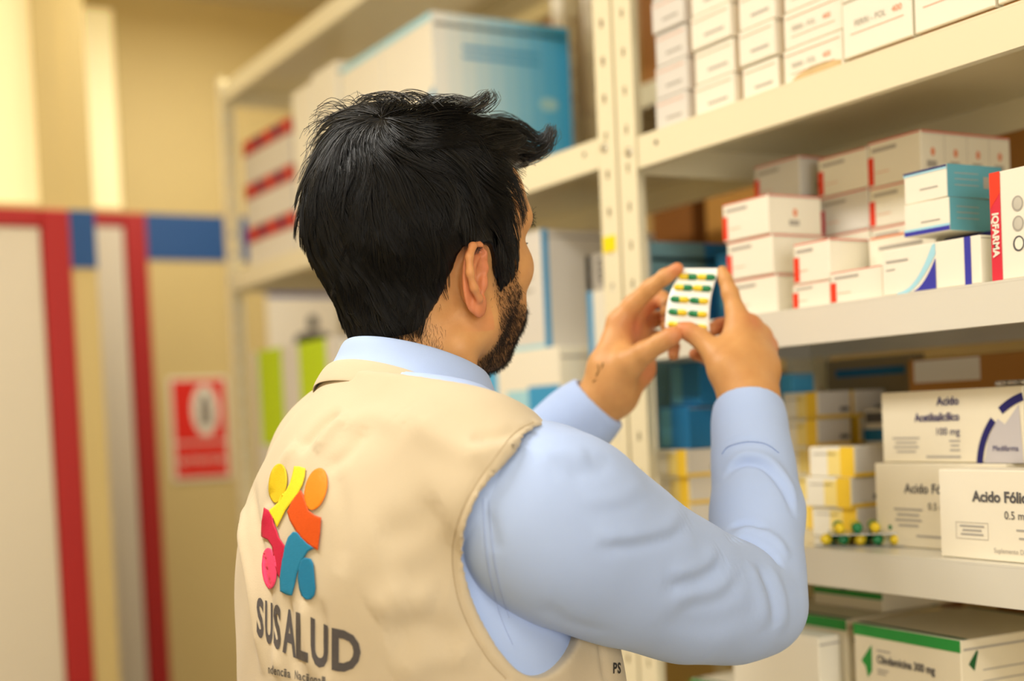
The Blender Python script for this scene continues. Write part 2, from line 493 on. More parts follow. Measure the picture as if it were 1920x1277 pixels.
# --- top shelf: white iron-folate boxes
cols = [(1.366, 0.066, GREYW, 0.0), (1.275, 0.076, WHITE, 0.0), (1.197, 0.063, WHITE, 0.0), (1.087, 0.095, WHITE, 0.0)]  # leftmost stack greyer: its shade is put into the carton colour
nm = ['leftmost', 'second', 'third', 'fourth']
rowname = ['bottom', 'second from bottom', 'third from bottom', 'fourth from bottom']
ZT = Z_TOP + 0.0005
for ci, (y, w, m, _) in enumerate(cols):
    for k in range(5):
        lab = 'white medicine box in the %s stack on the top shelf, %s' % (nm[ci], (rowname + ['topmost'])[k])
        c = Carton(lab, 1.066 + 0.002 * ((k * 7 + ci) % 3), y, ZT + k * 0.0425, 0.11, w, 0.041, m, group='white boxes on the top shelf')
        c.f_rect(0.004, w - 0.004, 0.0335, 0.0345, INK_RUST, 'printed_line')
        if ci == 3:
            c.text('FERRI - FOL', 0.0085, 0.014, 0.018, INK_GREY, sx=0.9)
            c.text('400', 0.0085, 0.064, 0.018, INK_RUST)
            c.f_rect(0.012, w - 0.012, 0.0115, 0.0122, INK_RUST, 'printed_line')
            if k == 0:
                c.poly([(0.006, 0.0005), (0.022, 0.009), (0.045, 0.0135), (0.070, 0.013), (0.093, 0.009), (0.093, 0.0005)], mat('torn_card', (214, 186, 138), 0.7, 0.2, noise=(40, 0.15)), 'torn_patch', 'f')
            if k == 2:
                c.f_rect(0.056, 0.088, 0.002, 0.0065, INK_RED)
        else:
            c.f_rect(w * 0.35, w * 0.85, 0.012, 0.015, INK_GREY, 'small_print')
for i, (y, w) in enumerate(((0.984, 0.098), (0.880, 0.100), (0.776, 0.100))):
    for k in range(3):
        pos = ('nearest the fourth stack', 'in the middle', 'at the right frame edge')[i]
        c = Carton('large white box on the top shelf, %s, %s row' % (pos, ('bottom', 'middle', 'top')[k]),
                   1.062, y, ZT + 0.006 + k * 0.0605, 0.16, w, 0.059, WHITE, group='large white boxes on the top shelf')
        c.text('FERRI - FOL', 0.0095, 0.018, 0.031, INK_GREY, sx=0.95)
        c.text('400', 0.0095, 0.072, 0.031, INK_RUST)
        c.f_rect(0.012, w - 0.010, 0.0235, 0.0242, INK_RUST, 'printed_line')
    tag(obj('cardboard_liner', box_mesh('liner', 0, 0.15, 0, w - 0.006, 0, 0.0055, 0.0005), CARD, None, (1.066, y + 0.003, ZT)),
        'thin brown cardboard sheet under the large white box %s' % pos, 'cardboard')
for i, y in enumerate((1.3525, 1.2615, 1.1835)):  # brown strips filling the gaps between the stacks
    tag(obj('brown_gap_strip', box_mesh('gap_strip', 0, 0.08, 0, 0.011, 0, 0.205, 0.0004), CARD, None, (1.085, y, ZT)),
        'brown strip filling the %s gap between white stacks on the top shelf' % ('left', 'middle', 'right')[i], 'cardboard')
ZM = Z_MID + 0.0005
# --- middle shelf: white boxes with a red bar
def red_box(label, x, y, z, w=0.084, h=0.050, d=0.084, split=1, rz=0.0, ends=True, bar=INK_RED, m=WHITE):
    c = Carton(label, x, y, z, d, w, h, m, rz, group='red barred boxes on the middle shelf')
    c.f_rect(0.0, 0.009, h * 0.05, h * 0.66, bar, 'red_bar')
    c.f_rect(0.001, w - 0.001, h * 0.965, h - 0.0005, INK_RED, 'red_edge')
    c.e_rect(0.001, d - 0.001, h * 0.965, h - 0.0005, INK_RED, 'red_edge')
    c.f_rect(w * 0.08, w * 0.55, h * 0.76, h * 0.84, INK_GREY, 'small_print')
    c.f_rect(w * 0.14, w * 0.40, h * 0.30, h * 0.315, INK_RUST, 'small_print')
    if ends:
        for i in range(split):
            a = d / split * (i + 0.5)
            c.poly(ell(a, h * 0.55, 0.0035, 0.005, 12), INK_RUST, 'printed_mark', 'e')
            c.e_rect(a - 0.010, a + 0.006, h * 0.22, h * 0.36, INK_GREY, 'small_print')
            if i:
                c.e_rect(d / split * i, d / split * i + 0.0006, 0, h * 0.95, INK_GREY, 'carton_joint')
    return c
R = 'white medicine box with a red bar'
for k in range(3):
    red_box(R + ', leftmost front stack on the middle shelf, %s' % ('bottom', 'middle', 'top')[k], 1.078 - 0.003 * k, 1.222 + 0.002 * k, ZM + k * 0.0475, 0.084, 0.0468, 0.085, m=WHITE)
# back rows stand on boxes behind the front stacks
for k in range(4):
    red_box(R + ' in the back row behind the leftmost stack, %s' % ('bottom', 'second', 'third', 'topmost')[k], 1.180, 1.287, ZM + k * 0.0515, 0.086, 0.0508, 0.075, m=GREYW)
for k in range(4):
    red_box(R + ' in the back row, middle stack, %s' % ('bottom', 'second', 'third', 'topmost')[k], 1.180, 1.170, ZM + k * 0.0485, 0.083, 0.0478, 0.08, m=WHITE if k % 2 else GREYW, bar=INK_RED if k % 2 else INK_PINK)
for k in range(4):
    red_box(R + ' in the back row, right stack, %s' % ('bottom', 'second', 'third', 'topmost')[k], 1.180, 1.086, ZM + k * (0.0475 if k < 3 else 0.0475), 0.082, 0.0470 if k < 3 else 0.0535, 0.150, split=4, m=WHITE)
red_box(R + ' in front of the middle stack, lower of two', 1.067, 1.122, ZM, 0.060, 0.0280, 0.07, ends=False)
red_box(R + ' in front of the middle stack, upper of two', 1.067, 1.1205, ZM + 0.0285, 0.058, 0.0460, 0.07, ends=False)
c = red_box(R + ' lying lowest beside the blue swoosh box', 1.066, 1.040, ZM, 0.079, 0.0350, 0.05, ends=False)
c = Carton('opened white box with a grey picture above the low red barred box', 1.118, 1.013, ZM, 0.055, 0.098, 0.074, WHITE, group='red barred boxes on the middle shelf')
c.f_rect(0.004, 0.094, 0.071, 0.0735, INK_RUST, 'red_edge')
c.f_rect(0.016, 0.080, 0.058, 0.062, INK_GREY, 'small_print')
c.poly([(0.040, 0.036), (0.048, 0.048), (0.078, 0.050), (0.094, 0.044), (0.094, 0.034)], INK_DARK, 'printed_picture', 'f')
c.poly(ell(0.056, 0.0425, 0.005, 0.004, 12), INK_GREY, 'printed_picture', 'f')
# blue swoosh box
c = Carton('white box with a blue swoosh and stripe at the front of the middle shelf', 1.064, 0.908, ZM, 0.045, 0.127, 0.048, WHITE, 0.03)
sw = [(0.020 + 0.0, 0.0)] + [(0.020 + 0.048 * t, 0.002 + 0.044 * t ** 2.2) for t in np.linspace(0, 1, 10)] + [(0.072, 0.047), (0.072, 0.040)] + [(0.072 - 0.040 * t, 0.036 * (1 - t) ** 1.6) for t in np.linspace(0, 1, 9)]
c.poly(sw, INK_PALE, 'printed_swoosh', 'f')
c.poly([(0.040, 0.001)] + [(0.040 + 0.032 * t, 0.001 + 0.031 * t ** 1.8) for t in np.linspace(0.1, 1, 9)] + [(0.072, 0.001)], INK_BLUE, 'printed_swoosh', 'f').location.x = -0.0002
c.f_rect(0.108, 0.116, 0.0, 0.048, INK_BLUE, 'blue_stripe')
c.f_rect(0.006, 0.036, 0.034, 0.0365, INK_GREY, 'small_print')
c.f_rect(0.006, 0.018, 0.026, 0.0275, INK_GREY, 'small_print')
c = Carton('white box with a navy top edge standing behind the blue swoosh box', 1.118, 0.905, ZM, 0.06, 0.095, 0.058, WHITE)
c.f_rect(0.0, 0.095, 0.053, 0.058, INK_NAVY)
# teal ended boxes lying on it
for k, (nm2, rz) in enumerate((('lower', 0.05), ('upper', -0.01))):
    c = Carton('white box with a teal end, %s of the pair above the blue swoosh box' % nm2, 1.070, 0.950 + 0.002 * k, ZM + 0.0588 + k * 0.0340, 0.080, 0.058, 0.0333, WHITE, rz, flap=False)
    c.e_rect(0, 0.080, 0.0, 0.0333, TEAL, 'teal_end')
    if k == 0:
        c.f_rect(0, 0.058, 0.0005, 0.005, INK_BLUE)
        c.f_rect(0, 0.058, 0.005, 0.0075, INK_PALE)
    else:
        c.f_rect(0, 0.058, 0.0305, 0.0328, INK_NAVY)
        c.f_rect(0, 0.058, 0.0285, 0.0305, INK_PALE)
        c.poly(rect(0.052, 0.072, 0.010, 0.022), INK_GREY, 'small_print', 'e').location.y = -0.0003
    c.f_rect(0.022, 0.046, 0.012, 0.0135, INK_GREY, 'small_print')
    for q in range(3):
        c.poly(rect(0.01, 0.045, 0.012 + q * 0.006, 0.0128 + q * 0.006), INK_GREY, 'small_print', 'e').location.y = -0.0003
# red IQFARMA box at the right
c = Carton('tall white box with a red lettered stripe at the right frame edge', 1.064, 0.775, ZM, 0.05, 0.119, 0.105, WHITE, 0.0)
c.f_rect(0.0, 0.0125, 0.0, 0.105, INK_PINK, 'red_stripe')
c.poly([(0.0, 0.07), (0.0125, 0.085), (0.0125, 0.105), (0.0, 0.105)], INK_RED, 'red_stripe', 'f').location.x = -0.0002
c.text('IQFARMA', 0.0105, 0.0028, 0.066, WHITE, bold=0.0004, rot=-math.pi / 2, sx=0.95).location.x = -0.0012
for q, zz in enumerate((0.071, 0.052, 0.033)):
    c.poly(ell(0.032, zz, 0.0065, 0.0075, 20), INK_GREY if q < 2 else INK_DARK, 'printed_mark', 'f')
    c.poly(ell(0.0325, zz, 0.0048, 0.0058, 20), mat('mark_fill', (205, 200, 185), 0.5, 0.3, noise=(60, 0.2)) if q < 2 else WHITE, 'printed_mark', 'f').location.x = -0.0002
c = Carton('small white box with grey base between the swoosh box and the red lettered box', 1.125, 0.860, ZM, 0.04, 0.044, 0.052, WHITE)
c.f_rect(0, 0.044, 0.0, 0.018, INK_DARK)
c = Carton('white box with a navy lid behind the red lettered box', 1.118, 0.765, ZM, 0.05, 0.093, 0.131, GREYW)
c.f_rect(0, 0.093, 0.121, 0.131, INK_NAVY)
# blue cartons at the back left of the middle shelf
c = Carton('blue carton at the back left of the middle shelf beside the double post', 1.200, 1.395, ZM, 0.10, 0.090, 0.105, DEEPTEAL)
c.f_rect(0.01, 0.06, 0.03, 0.09, TEAL, 'printed_panel')
Carton('pale teal carton at the back left of the middle shelf, right of the blue one', 1.302, 1.415, ZM, 0.06, 0.060, 0.108, mat('pale_teal_carton', (140, 184, 190), 0.5, 0.3, noise=(8, 0.05)))

# --- low shelf
ZL = Z_LOW + 0.0005
def yellow_box(label, x, y, z, w, h, d, rz=0.0):
    c = Carton(label, x, y, z, d, w, h, WHITE, rz, group='yellow striped boxes on the low shelf', flap=False)
    c.f_rect(w * 0.70, w, 0.0, h, INK_YELLOW, 'yellow_stripe')
    c.f_rect(w * 0.42, w * 0.70, h * 0.05, h * 0.9, mat('pale_yellow_print', (250, 226, 140), 0.5, 0.3, noise=(20, 0.05)), 'yellow_stripe')
    c.f_rect(w * 0.1, w * 0.6, h * 0.74, h * 0.78, INK_GREY, 'small_print')
    c.e_rect(0.0, d, 0.0, h * 0.13, INK_YELLOW, 'yellow_edge')
    c.e_rect(0.003, d - 0.003, h * 0.16, h * 0.98, GREYW, 'end_label')
    c.poly(rect(d * 0.66, d * 0.92, h * 0.25, h * 0.40), INK_DARK, 'small_print', 'e').location.y = -0.0002
    return c
def yel_stack(base, x, y, n, w, h, d, who, jit=0.003):
    for k in range(n):
        yellow_box('%s, %s' % (who, ('bottom', 'second', 'third', 'fourth', 'fifth')[k] + ' from the shelf' if k else 'lowest'),
                   x + jit * math.sin(k * 2.3 + x * 40), y + jit * math.sin(k * 1.7), base + k * h, w, h - 0.0006, d)
yel_stack(ZL, 1.094, 1.430, 3, 0.070, 0.0372, 0.062, 'yellow striped box, front left stack behind the raised sleeve')
yel_stack(ZL, 1.175, 1.384, 4, 0.070, 0.0372, 0.055, 'yellow striped box, second stack from the left')
yel_stack(ZL, 1.215, 1.310, 5, 0.066, 0.0362, 0.060, 'yellow striped box, tall stack right of the raised sleeve')
yel_stack(ZL, 1.285, 1.310, 5, 0.066, 0.0362, 0.058, 'yellow striped box, tall stack furthest back')
yel_stack(ZL, 1.150, 1.180, 3, 0.078, 0.0372, 0.055, 'yellow striped box, stack behind the loose capsule blisters')
# deep blue cartons on the left stack
for k in range(2):
    c = Carton('deep blue carton above the left yellow stack, %s of two' % ('lower', 'upper')[k], 1.098 + 0.012 * k, 1.430 - 0.012 * k, ZL + 0.112 + k * 0.0580, 0.070, 0.066, 0.0575, DEEPTEAL, group='deep blue cartons on the low shelf')
    c.f_rect(0.004, 0.028, 0.003, 0.055, mat('dull_teal_print', (86, 150, 168), 0.5, 0.3, noise=(12, 0.06)), 'printed_panel')
c = Carton('grey box with a dark blue line behind the yellow stacks', 1.352, 1.270, ZL, 0.022, 0.165, 0.226, mat('kraft_grey_carton', (150, 136, 108), 0.6, 0.3, noise=(8, 0.05)))
c.f_rect(0.020, 0.150, 0.200, 0.211, DEEPTEAL, 'dark_blue_line')
c = Carton('small carton with a bright sky blue face beside the right wrist', 1.235, 1.377, ZL + 0.1493, 0.040, 0.026, 0.058, SKYBOX)
c = Carton('small grey box with a blue base at the right of the tall yellow stacks', 1.290, 1.262, ZL, 0.05, 0.040, 0.155, GREYW)
c.f_rect(0.0, 0.040, 0.112, 0.128, DEEPTEAL, 'blue_band')
c.f_rect(0.004, 0.036, 0.136, 0.150, INK_DARK, 'small_print')
# folic / salicylic acid cartons
def acid_box(label, x, y, z, d, w, h, title, dose, rz=0.0, right=0.155, tsize=0.0145, m=IVORY):
    c = Carton(label, x, y, z, d, w, h, m, rz)
    return c
c = acid_box('ivory folic acid carton at the back, behind the nearer one of the same kind', 1.118, 0.930, ZL, 0.10, 0.184, 0.0935, '', '')
c.text('Acido Fólico', 0.0145, 0.045, 0.061, INK_DARK, bold=0.0003)
c.text('0.5 mg', 0.011, 0.078, 0.043, INK_DARK)
c.lines(0.028, 0.070, 0.041, 4, 0.006, 0.0025)
c.f_rect(0.060, 0.115, 0.012, 0.0145, INK_GREY, 'small_print')
c = acid_box('ivory salicylic acid carton with a navy arc emblem', 1.128, 0.915, ZL + 0.0942, 0.10, 0.195, 0.0790, '', '')
c.text('Acido', 0.0128, 0.113, 0.0625, INK_NAVY, align='RIGHT', bold=0.0003)
c.text('Acetilsalicílico', 0.0128, 0.113, 0.0455, INK_NAVY, align='RIGHT', bold=0.0003, sx=0.86)
c.text('100 mg', 0.0115, 0.113, 0.0300, INK_NAVY, align='RIGHT')
c.lines(0.016, 0.056, 0.026, 4, 0.005, 0.002)
c.lines(0.098, 0.113, 0.0225, 3, 0.005, 0.002)
c.f_rect(0.065, 0.113, 0.005, 0.0075, INK_GREY, 'small_print')
def arc_pts(cx, cz, r0, r1, a0, a1, n=14):
    A = [math.radians(a0 + (a1 - a0) * i / n) for i in range(n + 1)]
    return [(cx + r1 * math.cos(a), cz + r1 * math.sin(a)) for a in A] + [(cx + r0 * math.cos(a), cz + r0 * math.sin(a)) for a in A[::-1]]
c.poly([(0.144, 0.0), (0.150, 0.025), (0.163, 0.046), (0.172, 0.040), (0.190, 0.060), (0.194, 0.0)], mat('grey_lilac_print', (196, 190, 190), 0.5, 0.3, noise=(9, 0.02)), 'emblem_field', 'f')
o1 = c.poly(arc_pts(0.214, -0.006, 0.072, 0.080, 176, 138), INK_NAVY, 'emblem_arc', 'f')
o2 = c.poly(arc_pts(0.214, -0.006, 0.072, 0.0805, 128, 104), INK_NAVY, 'emblem_arc', 'f')
o1.location.x = o2.location.x = -0.0003
c.text('Medifarma', 0.0085, 0.156, 0.0125, INK_NAVY, sx=0.9).location.x = -0.0014
c = acid_box('large ivory folic acid carton in front at the right end of the low shelf', 1.068, 0.800, ZL, 0.045, 0.178, 0.0905, '', '', -0.02, m=mat('ivory_front_carton', (244, 235, 212), 0.5, 0.35, noise=(5, 0.02)))
c.text('Acido Fólico', 0.0150, 0.045, 0.0590, INK_DARK, bold=0.00045, sx=0.98)
c.text('0.5 mg', 0.0115, 0.084, 0.0425, INK_DARK, sx=0.95)
for r_ in (rect(0.022, 0.0635, 0.0368, 0.0373), rect(0.022, 0.0635, 0.0203, 0.0208), rect(0.022, 0.0225, 0.0203, 0.0373), rect(0.063, 0.0635, 0.0203, 0.0373)):
    c.poly(r_, INK_GREY, 'printed_frame', 'f')
c.lines(0.027, 0.0585, 0.0325, 3, 0.0042, 0.0020)
c.text('Suplemento Dietético', 0.0070, 0.070, 0.0085, INK_GREY, sx=0.9)
c.lines(0.098, 0.125, 0.031, 2, 0.008, 0.002)
# clear foil bundle and cardboard behind
c = Carton('open brown cardboard box at the back of the low shelf', 1.300, 1.030, ZL, 0.07, 0.20, 0.215, CARD, name='cardboard_box')
c.f_rect(0.010, 0.115, 0.185, 0.213, GREYW, 'paper_label')
tag(obj('foil_bag', None or box_mesh('foil', 0, 0.05, 0, 0.09, 0, 0.006, 0.002), mat('crinkled_foil', (215, 215, 220), 0.2, 0.5, metal=0.7, noise=(30, 0.2), bump=(90, 0.9, 0.01)), None, (1.150, 0.880, ZL + 0.0942 + 0.0795)),
    'crinkled silvery foil bag on top of the salicylic acid carton', 'foil bag')

# --- bottom shelf
ZB = Z_BOT + 0.0005
def green_box(label, x, y, z, w, h, d, rz=0.0, m=IVORY, top=None):
    c = Carton(label, x, y, z, d, w, h, m, rz, group='green edged cartons on the bottom shelf')
    c.f_rect(0, w, h - 0.013, h, INK_GREEN, 'green_band')
    for q in (0.004, d - 0.012):
        c.t_rect(0.0, w, q, q + 0.008, INK_DGREEN, 'green_band')
    if h < 0.1:
        c.f_rect(0, w, h - 0.030, h - 0.022, INK_GREEN, 'green_band')
        return c
    c.f_rect(0, w * 0.8, h - 0.082, h - 0.074, INK_GREEN, 'green_band')
    c.poly([(0.012, h - 0.042), (0.026, h - 0.026), (0.030, h - 0.022), (0.029, h - 0.052), (0.022, h - 0.060), (0.019, h - 0.048)], INK_GREEN, 'emblem_leaf', 'f')
    c.poly([(0.010, h - 0.026), (0.022, h - 0.012), (0.024, h - 0.014), (0.018, h - 0.034)], INK_DGREEN, 'emblem_leaf', 'e')
    for q in range(5):
        c.e_rect(0.03, d - 0.02, h - 0.035 - q * 0.012, h - 0.0335 - q * 0.012, INK_GREY, 'small_print')
    return c
c = green_box('white carton with green bands and leaf emblem in front on the bottom shelf', 1.085, 0.968, ZB, 0.165, 0.163, 0.185, -0.06)
c.text('Clindamicina 300 mg', 0.0125, 0.038, 0.122, INK_DARK, bold=0.0004, sx=0.85)
c.lines(0.038, 0.060, 0.135, 1, 0.004, 0.002, center=False)
c.lines(0.038, 0.056, 0.113, 2, 0.004, 0.002, center=False)
for r_ in (0.0115, 0.0102):
    c.poly(ell(0.146, 0.085, r_, r_, 24), INK_GREY if r_ > 0.011 else IVORY, 'printed_ring', 'f').location.x = -0.0001 if r_ > 0.011 else -0.0003
c = green_box('cream carton with a thin green edge left of the leaf emblem carton', 1.115, 1.165, ZB, 0.175, 0.160, 0.16, 0.0)
c.f_rect(0.04, 0.12, 0.045, 0.12, WHITE, 'paper_label')
c = green_box('cream carton lying behind on top of the green edged carton', 1.180, 1.170, ZB + 0.1606, 0.12, 0.045, 0.14, 0.0)
c.text('81', 0.012, 0.05, 0.02, INK_DARK)
c = green_box('pale carton with green base at the left end of the bottom shelf', 1.100, 1.340, ZB, 0.105, 0.052, 0.16, 0.05)
Carton('plain white tall carton in front on the bottom shelf, under the elbow', 1.075, 1.170, ZB, 0.035, 0.150, 0.143, WHITE, 0.05)

# --- bay two: behind the man
Z21 = Z2[1] + 0.0005
for k in range(3):
    c = Carton('white box with red patterned top edge, %s of three at the far end' % ('lowest', 'middle', 'topmost')[k], 1.095, 2.830, Z21 + k * 0.104, 0.13, 0.30, 0.1035, GREYW, 0.02, group='red edged boxes at the far end')
    c.f_rect(0.0, 0.30, 0.067, 0.1032, mat('red_pattern_print', (176, 40, 46), 0.5, 0.3, noise=(60, 0.5)), 'red_band')
    for q in range(5):
        c.poly(rect(0.03 + q * 0.06, 0.055 + q * 0.06, 0.078, 0.100), INK_NAVY if q % 2 else INK_RED, 'printed_pattern', 'f').location.x = -0.0003
    c.e_rect(0.0, 0.13, 0.067, 0.1032, mat('red_pattern_print', (176, 40, 46)), 'red_band')
for k, (y, w, h) in enumerate(((2.655, 0.115, 0.345), (2.520, 0.130, 0.355))):
    Carton('tall plain white box %s the blue ended cartons' % ('two places left of', 'directly left of')[k], 1.080, y, Z21, 0.10, w, h, WHITE, group='plain white boxes on the far shelf')
for k, (y, w) in enumerate(((2.315, 0.190), (2.100, 0.210))):
    c = Carton('large white carton with a sky blue end, %s' % ('partly hidden at the left', 'nearest, towering above the head')[k], 1.085, y, Z21, 0.285, w, 0.335, WHITE, group='blue ended cartons above the head')
    c.f_rect(0.0, w, 0.322, 0.335, INK_PALE, 'pale_band')
    c.poly([(0.03, 0.10), (w, 0.19), (w, 0.205), (0.03, 0.115)], INK_SKY, 'blue_swoosh', 'f')
    if k == 1:
        for i in range(10):      # end face shades from pale to strong blue in printed bands
            t = i / 9.0
            col = tuple(int(a + (b - a) * t ** 1.2) for a, b in zip((244, 246, 240), (70, 182, 248)))
            c.e_rect(0.0285 * i, 0.0285 * (i + 1), 0.0, 0.335, mat('fade_blue_print_%d' % i, col, 0.45, 0.35, noise=(6, 0.02)), 'blue_fade_band')
        for i in range(2):
            c.poly(rect(0.06, 0.22, 0.275 - 0.016 * i, 0.281 - 0.016 * i), INK_SKY, 'small_print', 'e').location.y = -0.0004
        c.poly(ell(0.235, 0.19, 0.02, 0.012), INK_PALE, 'printed_mark', 'e').location.y = -0.0004
Z22 = Z2[2] + 0.0005
# lime striped cartons
for k, y in enumerate((2.870, 2.600)):
    c = Carton('white carton with a broad lime green stripe, %s' % ('at the far end of the lower shelf', 'just behind the left shoulder')[k], 1.085, y, Z22, 0.25, 0.262, 0.345, GREYW, group='lime striped cartons')
    c.f_rect(0.045, 0.205, 0.12, 0.345, INK_LIME, 'lime_stripe')
for k, y in enumerate((2.34, 2.08)):
    Carton('white carton hidden behind the head, %s' % ('further', 'nearer')[k], 1.09, y, Z22, 0.25, 0.25, 0.33, WHITE)
# white and blue cartons right of the face
c = Carton('white carton with a blue end strip right of the face', 1.100, 1.790, Z22 + 0.265, 0.22, 0.150, 0.185, GREYW)
c.e_rect(0.0, 0.012, 0.0, 0.185, INK_SKY, 'blue_strip')
c.f_rect(0.0, 0.15, 0.0, 0.006, INK_PALE, 'blue_line')
for q in range(3):
    c.f_rect(0.02, 0.12, 0.13 - q * 0.02, 0.135 - q * 0.02, INK_GREY, 'small_print')
c = Carton('white carton with blue lower corner below the face', 1.095, 1.745, Z22, 0.22, 0.195, 0.264, WHITE)
c.f_rect(0.10, 0.195, 0.14, 0.205, INK_SKY, 'blue_panel')
c.f_rect(0.03, 0.10, 0.13, 0.20, INK_PALE, 'blue_panel')
c = Carton('grey and white carton between the face and the double post', 1.140, 1.560, Z22, 0.20, 0.165, 0.400, WHITE)
c.f_rect(0.0, 0.165, 0.345, 0.400, INK_GREY, 'grey_panel')
c.e_rect(0.0, 0.100, 0.0, 0.400, mat('grey_teal_print', (120, 160, 170), 0.5, 0.3, noise=(8, 0.05)), 'teal_end')
c.e_rect(0.100, 0.150, 0.0, 0.400, mat('clear_blue_print', (44, 130, 200), 0.5, 0.3, noise=(8, 0.05)), 'blue_end')
c.e_rect(0.150, 0.200, 0.0, 0.400, mat('pale_teal_carton', (140, 184, 190)), 'teal_end')
c.f_rect(0.0, 0.014, 0.12, 0.40, INK_SKY, 'blue_strip')
for q in range(4):
    c.f_rect(0.03, 0.15, 0.36 + q * 0.009, 0.363 + q * 0.009, GREYW, 'small_print')
c = Carton('sky blue carton below the chin', 1.100, 1.945, Z22, 0.2, 0.110, 0.270, SKYBOX)
# row behind: cardboard boxes
zr = 2.0055
for i, (x, y, z, w, h, m, lab) in enumerate((
        (1.50, 2.30, 2.0055, 0.30, 0.22, CARD, 'brown cardboard box on the high shelf of the row behind, far side'),
        (1.50, 1.95, 2.0055, 0.23, 0.20, mat('orange_brown_cardboard', (196, 138, 80), 0.7, 0.2, noise=(8, 0.1)), 'orange brown cardboard box seen left of the double post'),
        (1.50, 1.60, 2.0055, 0.30, 0.25, mat('ochre_carton', (184, 150, 60), 0.7, 0.2, noise=(8, 0.1)), 'ochre carton seen through the gap right of the double post'),
        (1.50, 2.29, 1.5505, 0.34, 0.33, CARD, 'brown cardboard box under the high shelf of the row behind, far side'),
        (1.50, 1.92, 1.5505, 0.27, 0.34, mat('dark_cardboard', (150, 96, 44), 0.7, 0.2, noise=(8, 0.1)), 'dark brown cardboard box seen between forelock and double post'),
        (1.50, 1.55, 1.5505, 0.33, 0.36, mat('tan_cardboard', (200, 146, 72), 0.7, 0.2, noise=(8, 0.1)), 'tan cardboard box seen right of the double post above the beam'),
        (1.50, 1.10, 1.5505, 0.42, 0.33, CARD, 'wide brown cardboard box behind the red barred boxes'),
        (1.50, 1.05, 1.1005, 0.50, 0.36, mat('dark_cardboard', (150, 96, 44)), 'wide dark cardboard box behind the low shelf'),
        (1.50, 1.62, 1.1005, 0.50, 0.36, CARD, 'brown cardboard box behind the deep blue cartons'))):
    c = Carton(lab, x, y, z, 0.28, w, h, m, 0.0, name='cardboard_box', flap=False)
    c.f_rect(w * 0.44, w * 0.56, 0.0, h, mat('packing_tape', (206, 168, 104), 0.35, 0.4, noise=(8, 0.05)), 'packing_tape')

# ================================================================== the man
# ---- signed distance fields on a grid, meshed with surface nets
def v3(p):
    return np.asarray(p, np.float32)
def f_ell(c, r, rot=None):
    c, r = v3(c), v3(r)
    def fn(p):
        q = p - c
        if rot is not None:
            q = q @ np.asarray(rot, np.float32)
        k0 = np.sqrt(((q / r) ** 2).sum(-1)) + 1e-6
        k1 = np.sqrt(((q / (r * r)) ** 2).sum(-1)) + 1e-6
        return k0 * (k0 - 1) / k1
    m = float(r.max())
    return fn, c - m, c + m
def f_cone(a, b, ra, rb):
    a, b = v3(a), v3(b)
    ab = b - a
    L = float(ab @ ab) + 1e-9
    def fn(p):
        q = p - a
        t = np.clip((q @ ab) / L, 0, 1)
        return np.sqrt(((q - t[..., None] * ab) ** 2).sum(-1)) - (ra + (rb - ra) * t)
    m = max(ra, rb)
    return fn, np.minimum(a, b) - m, np.maximum(a, b) + m
def smin(a, b, k):
    h = np.clip(k - np.abs(a - b), 0, None) / k
    return np.minimum(a, b) - h * h * k * 0.25
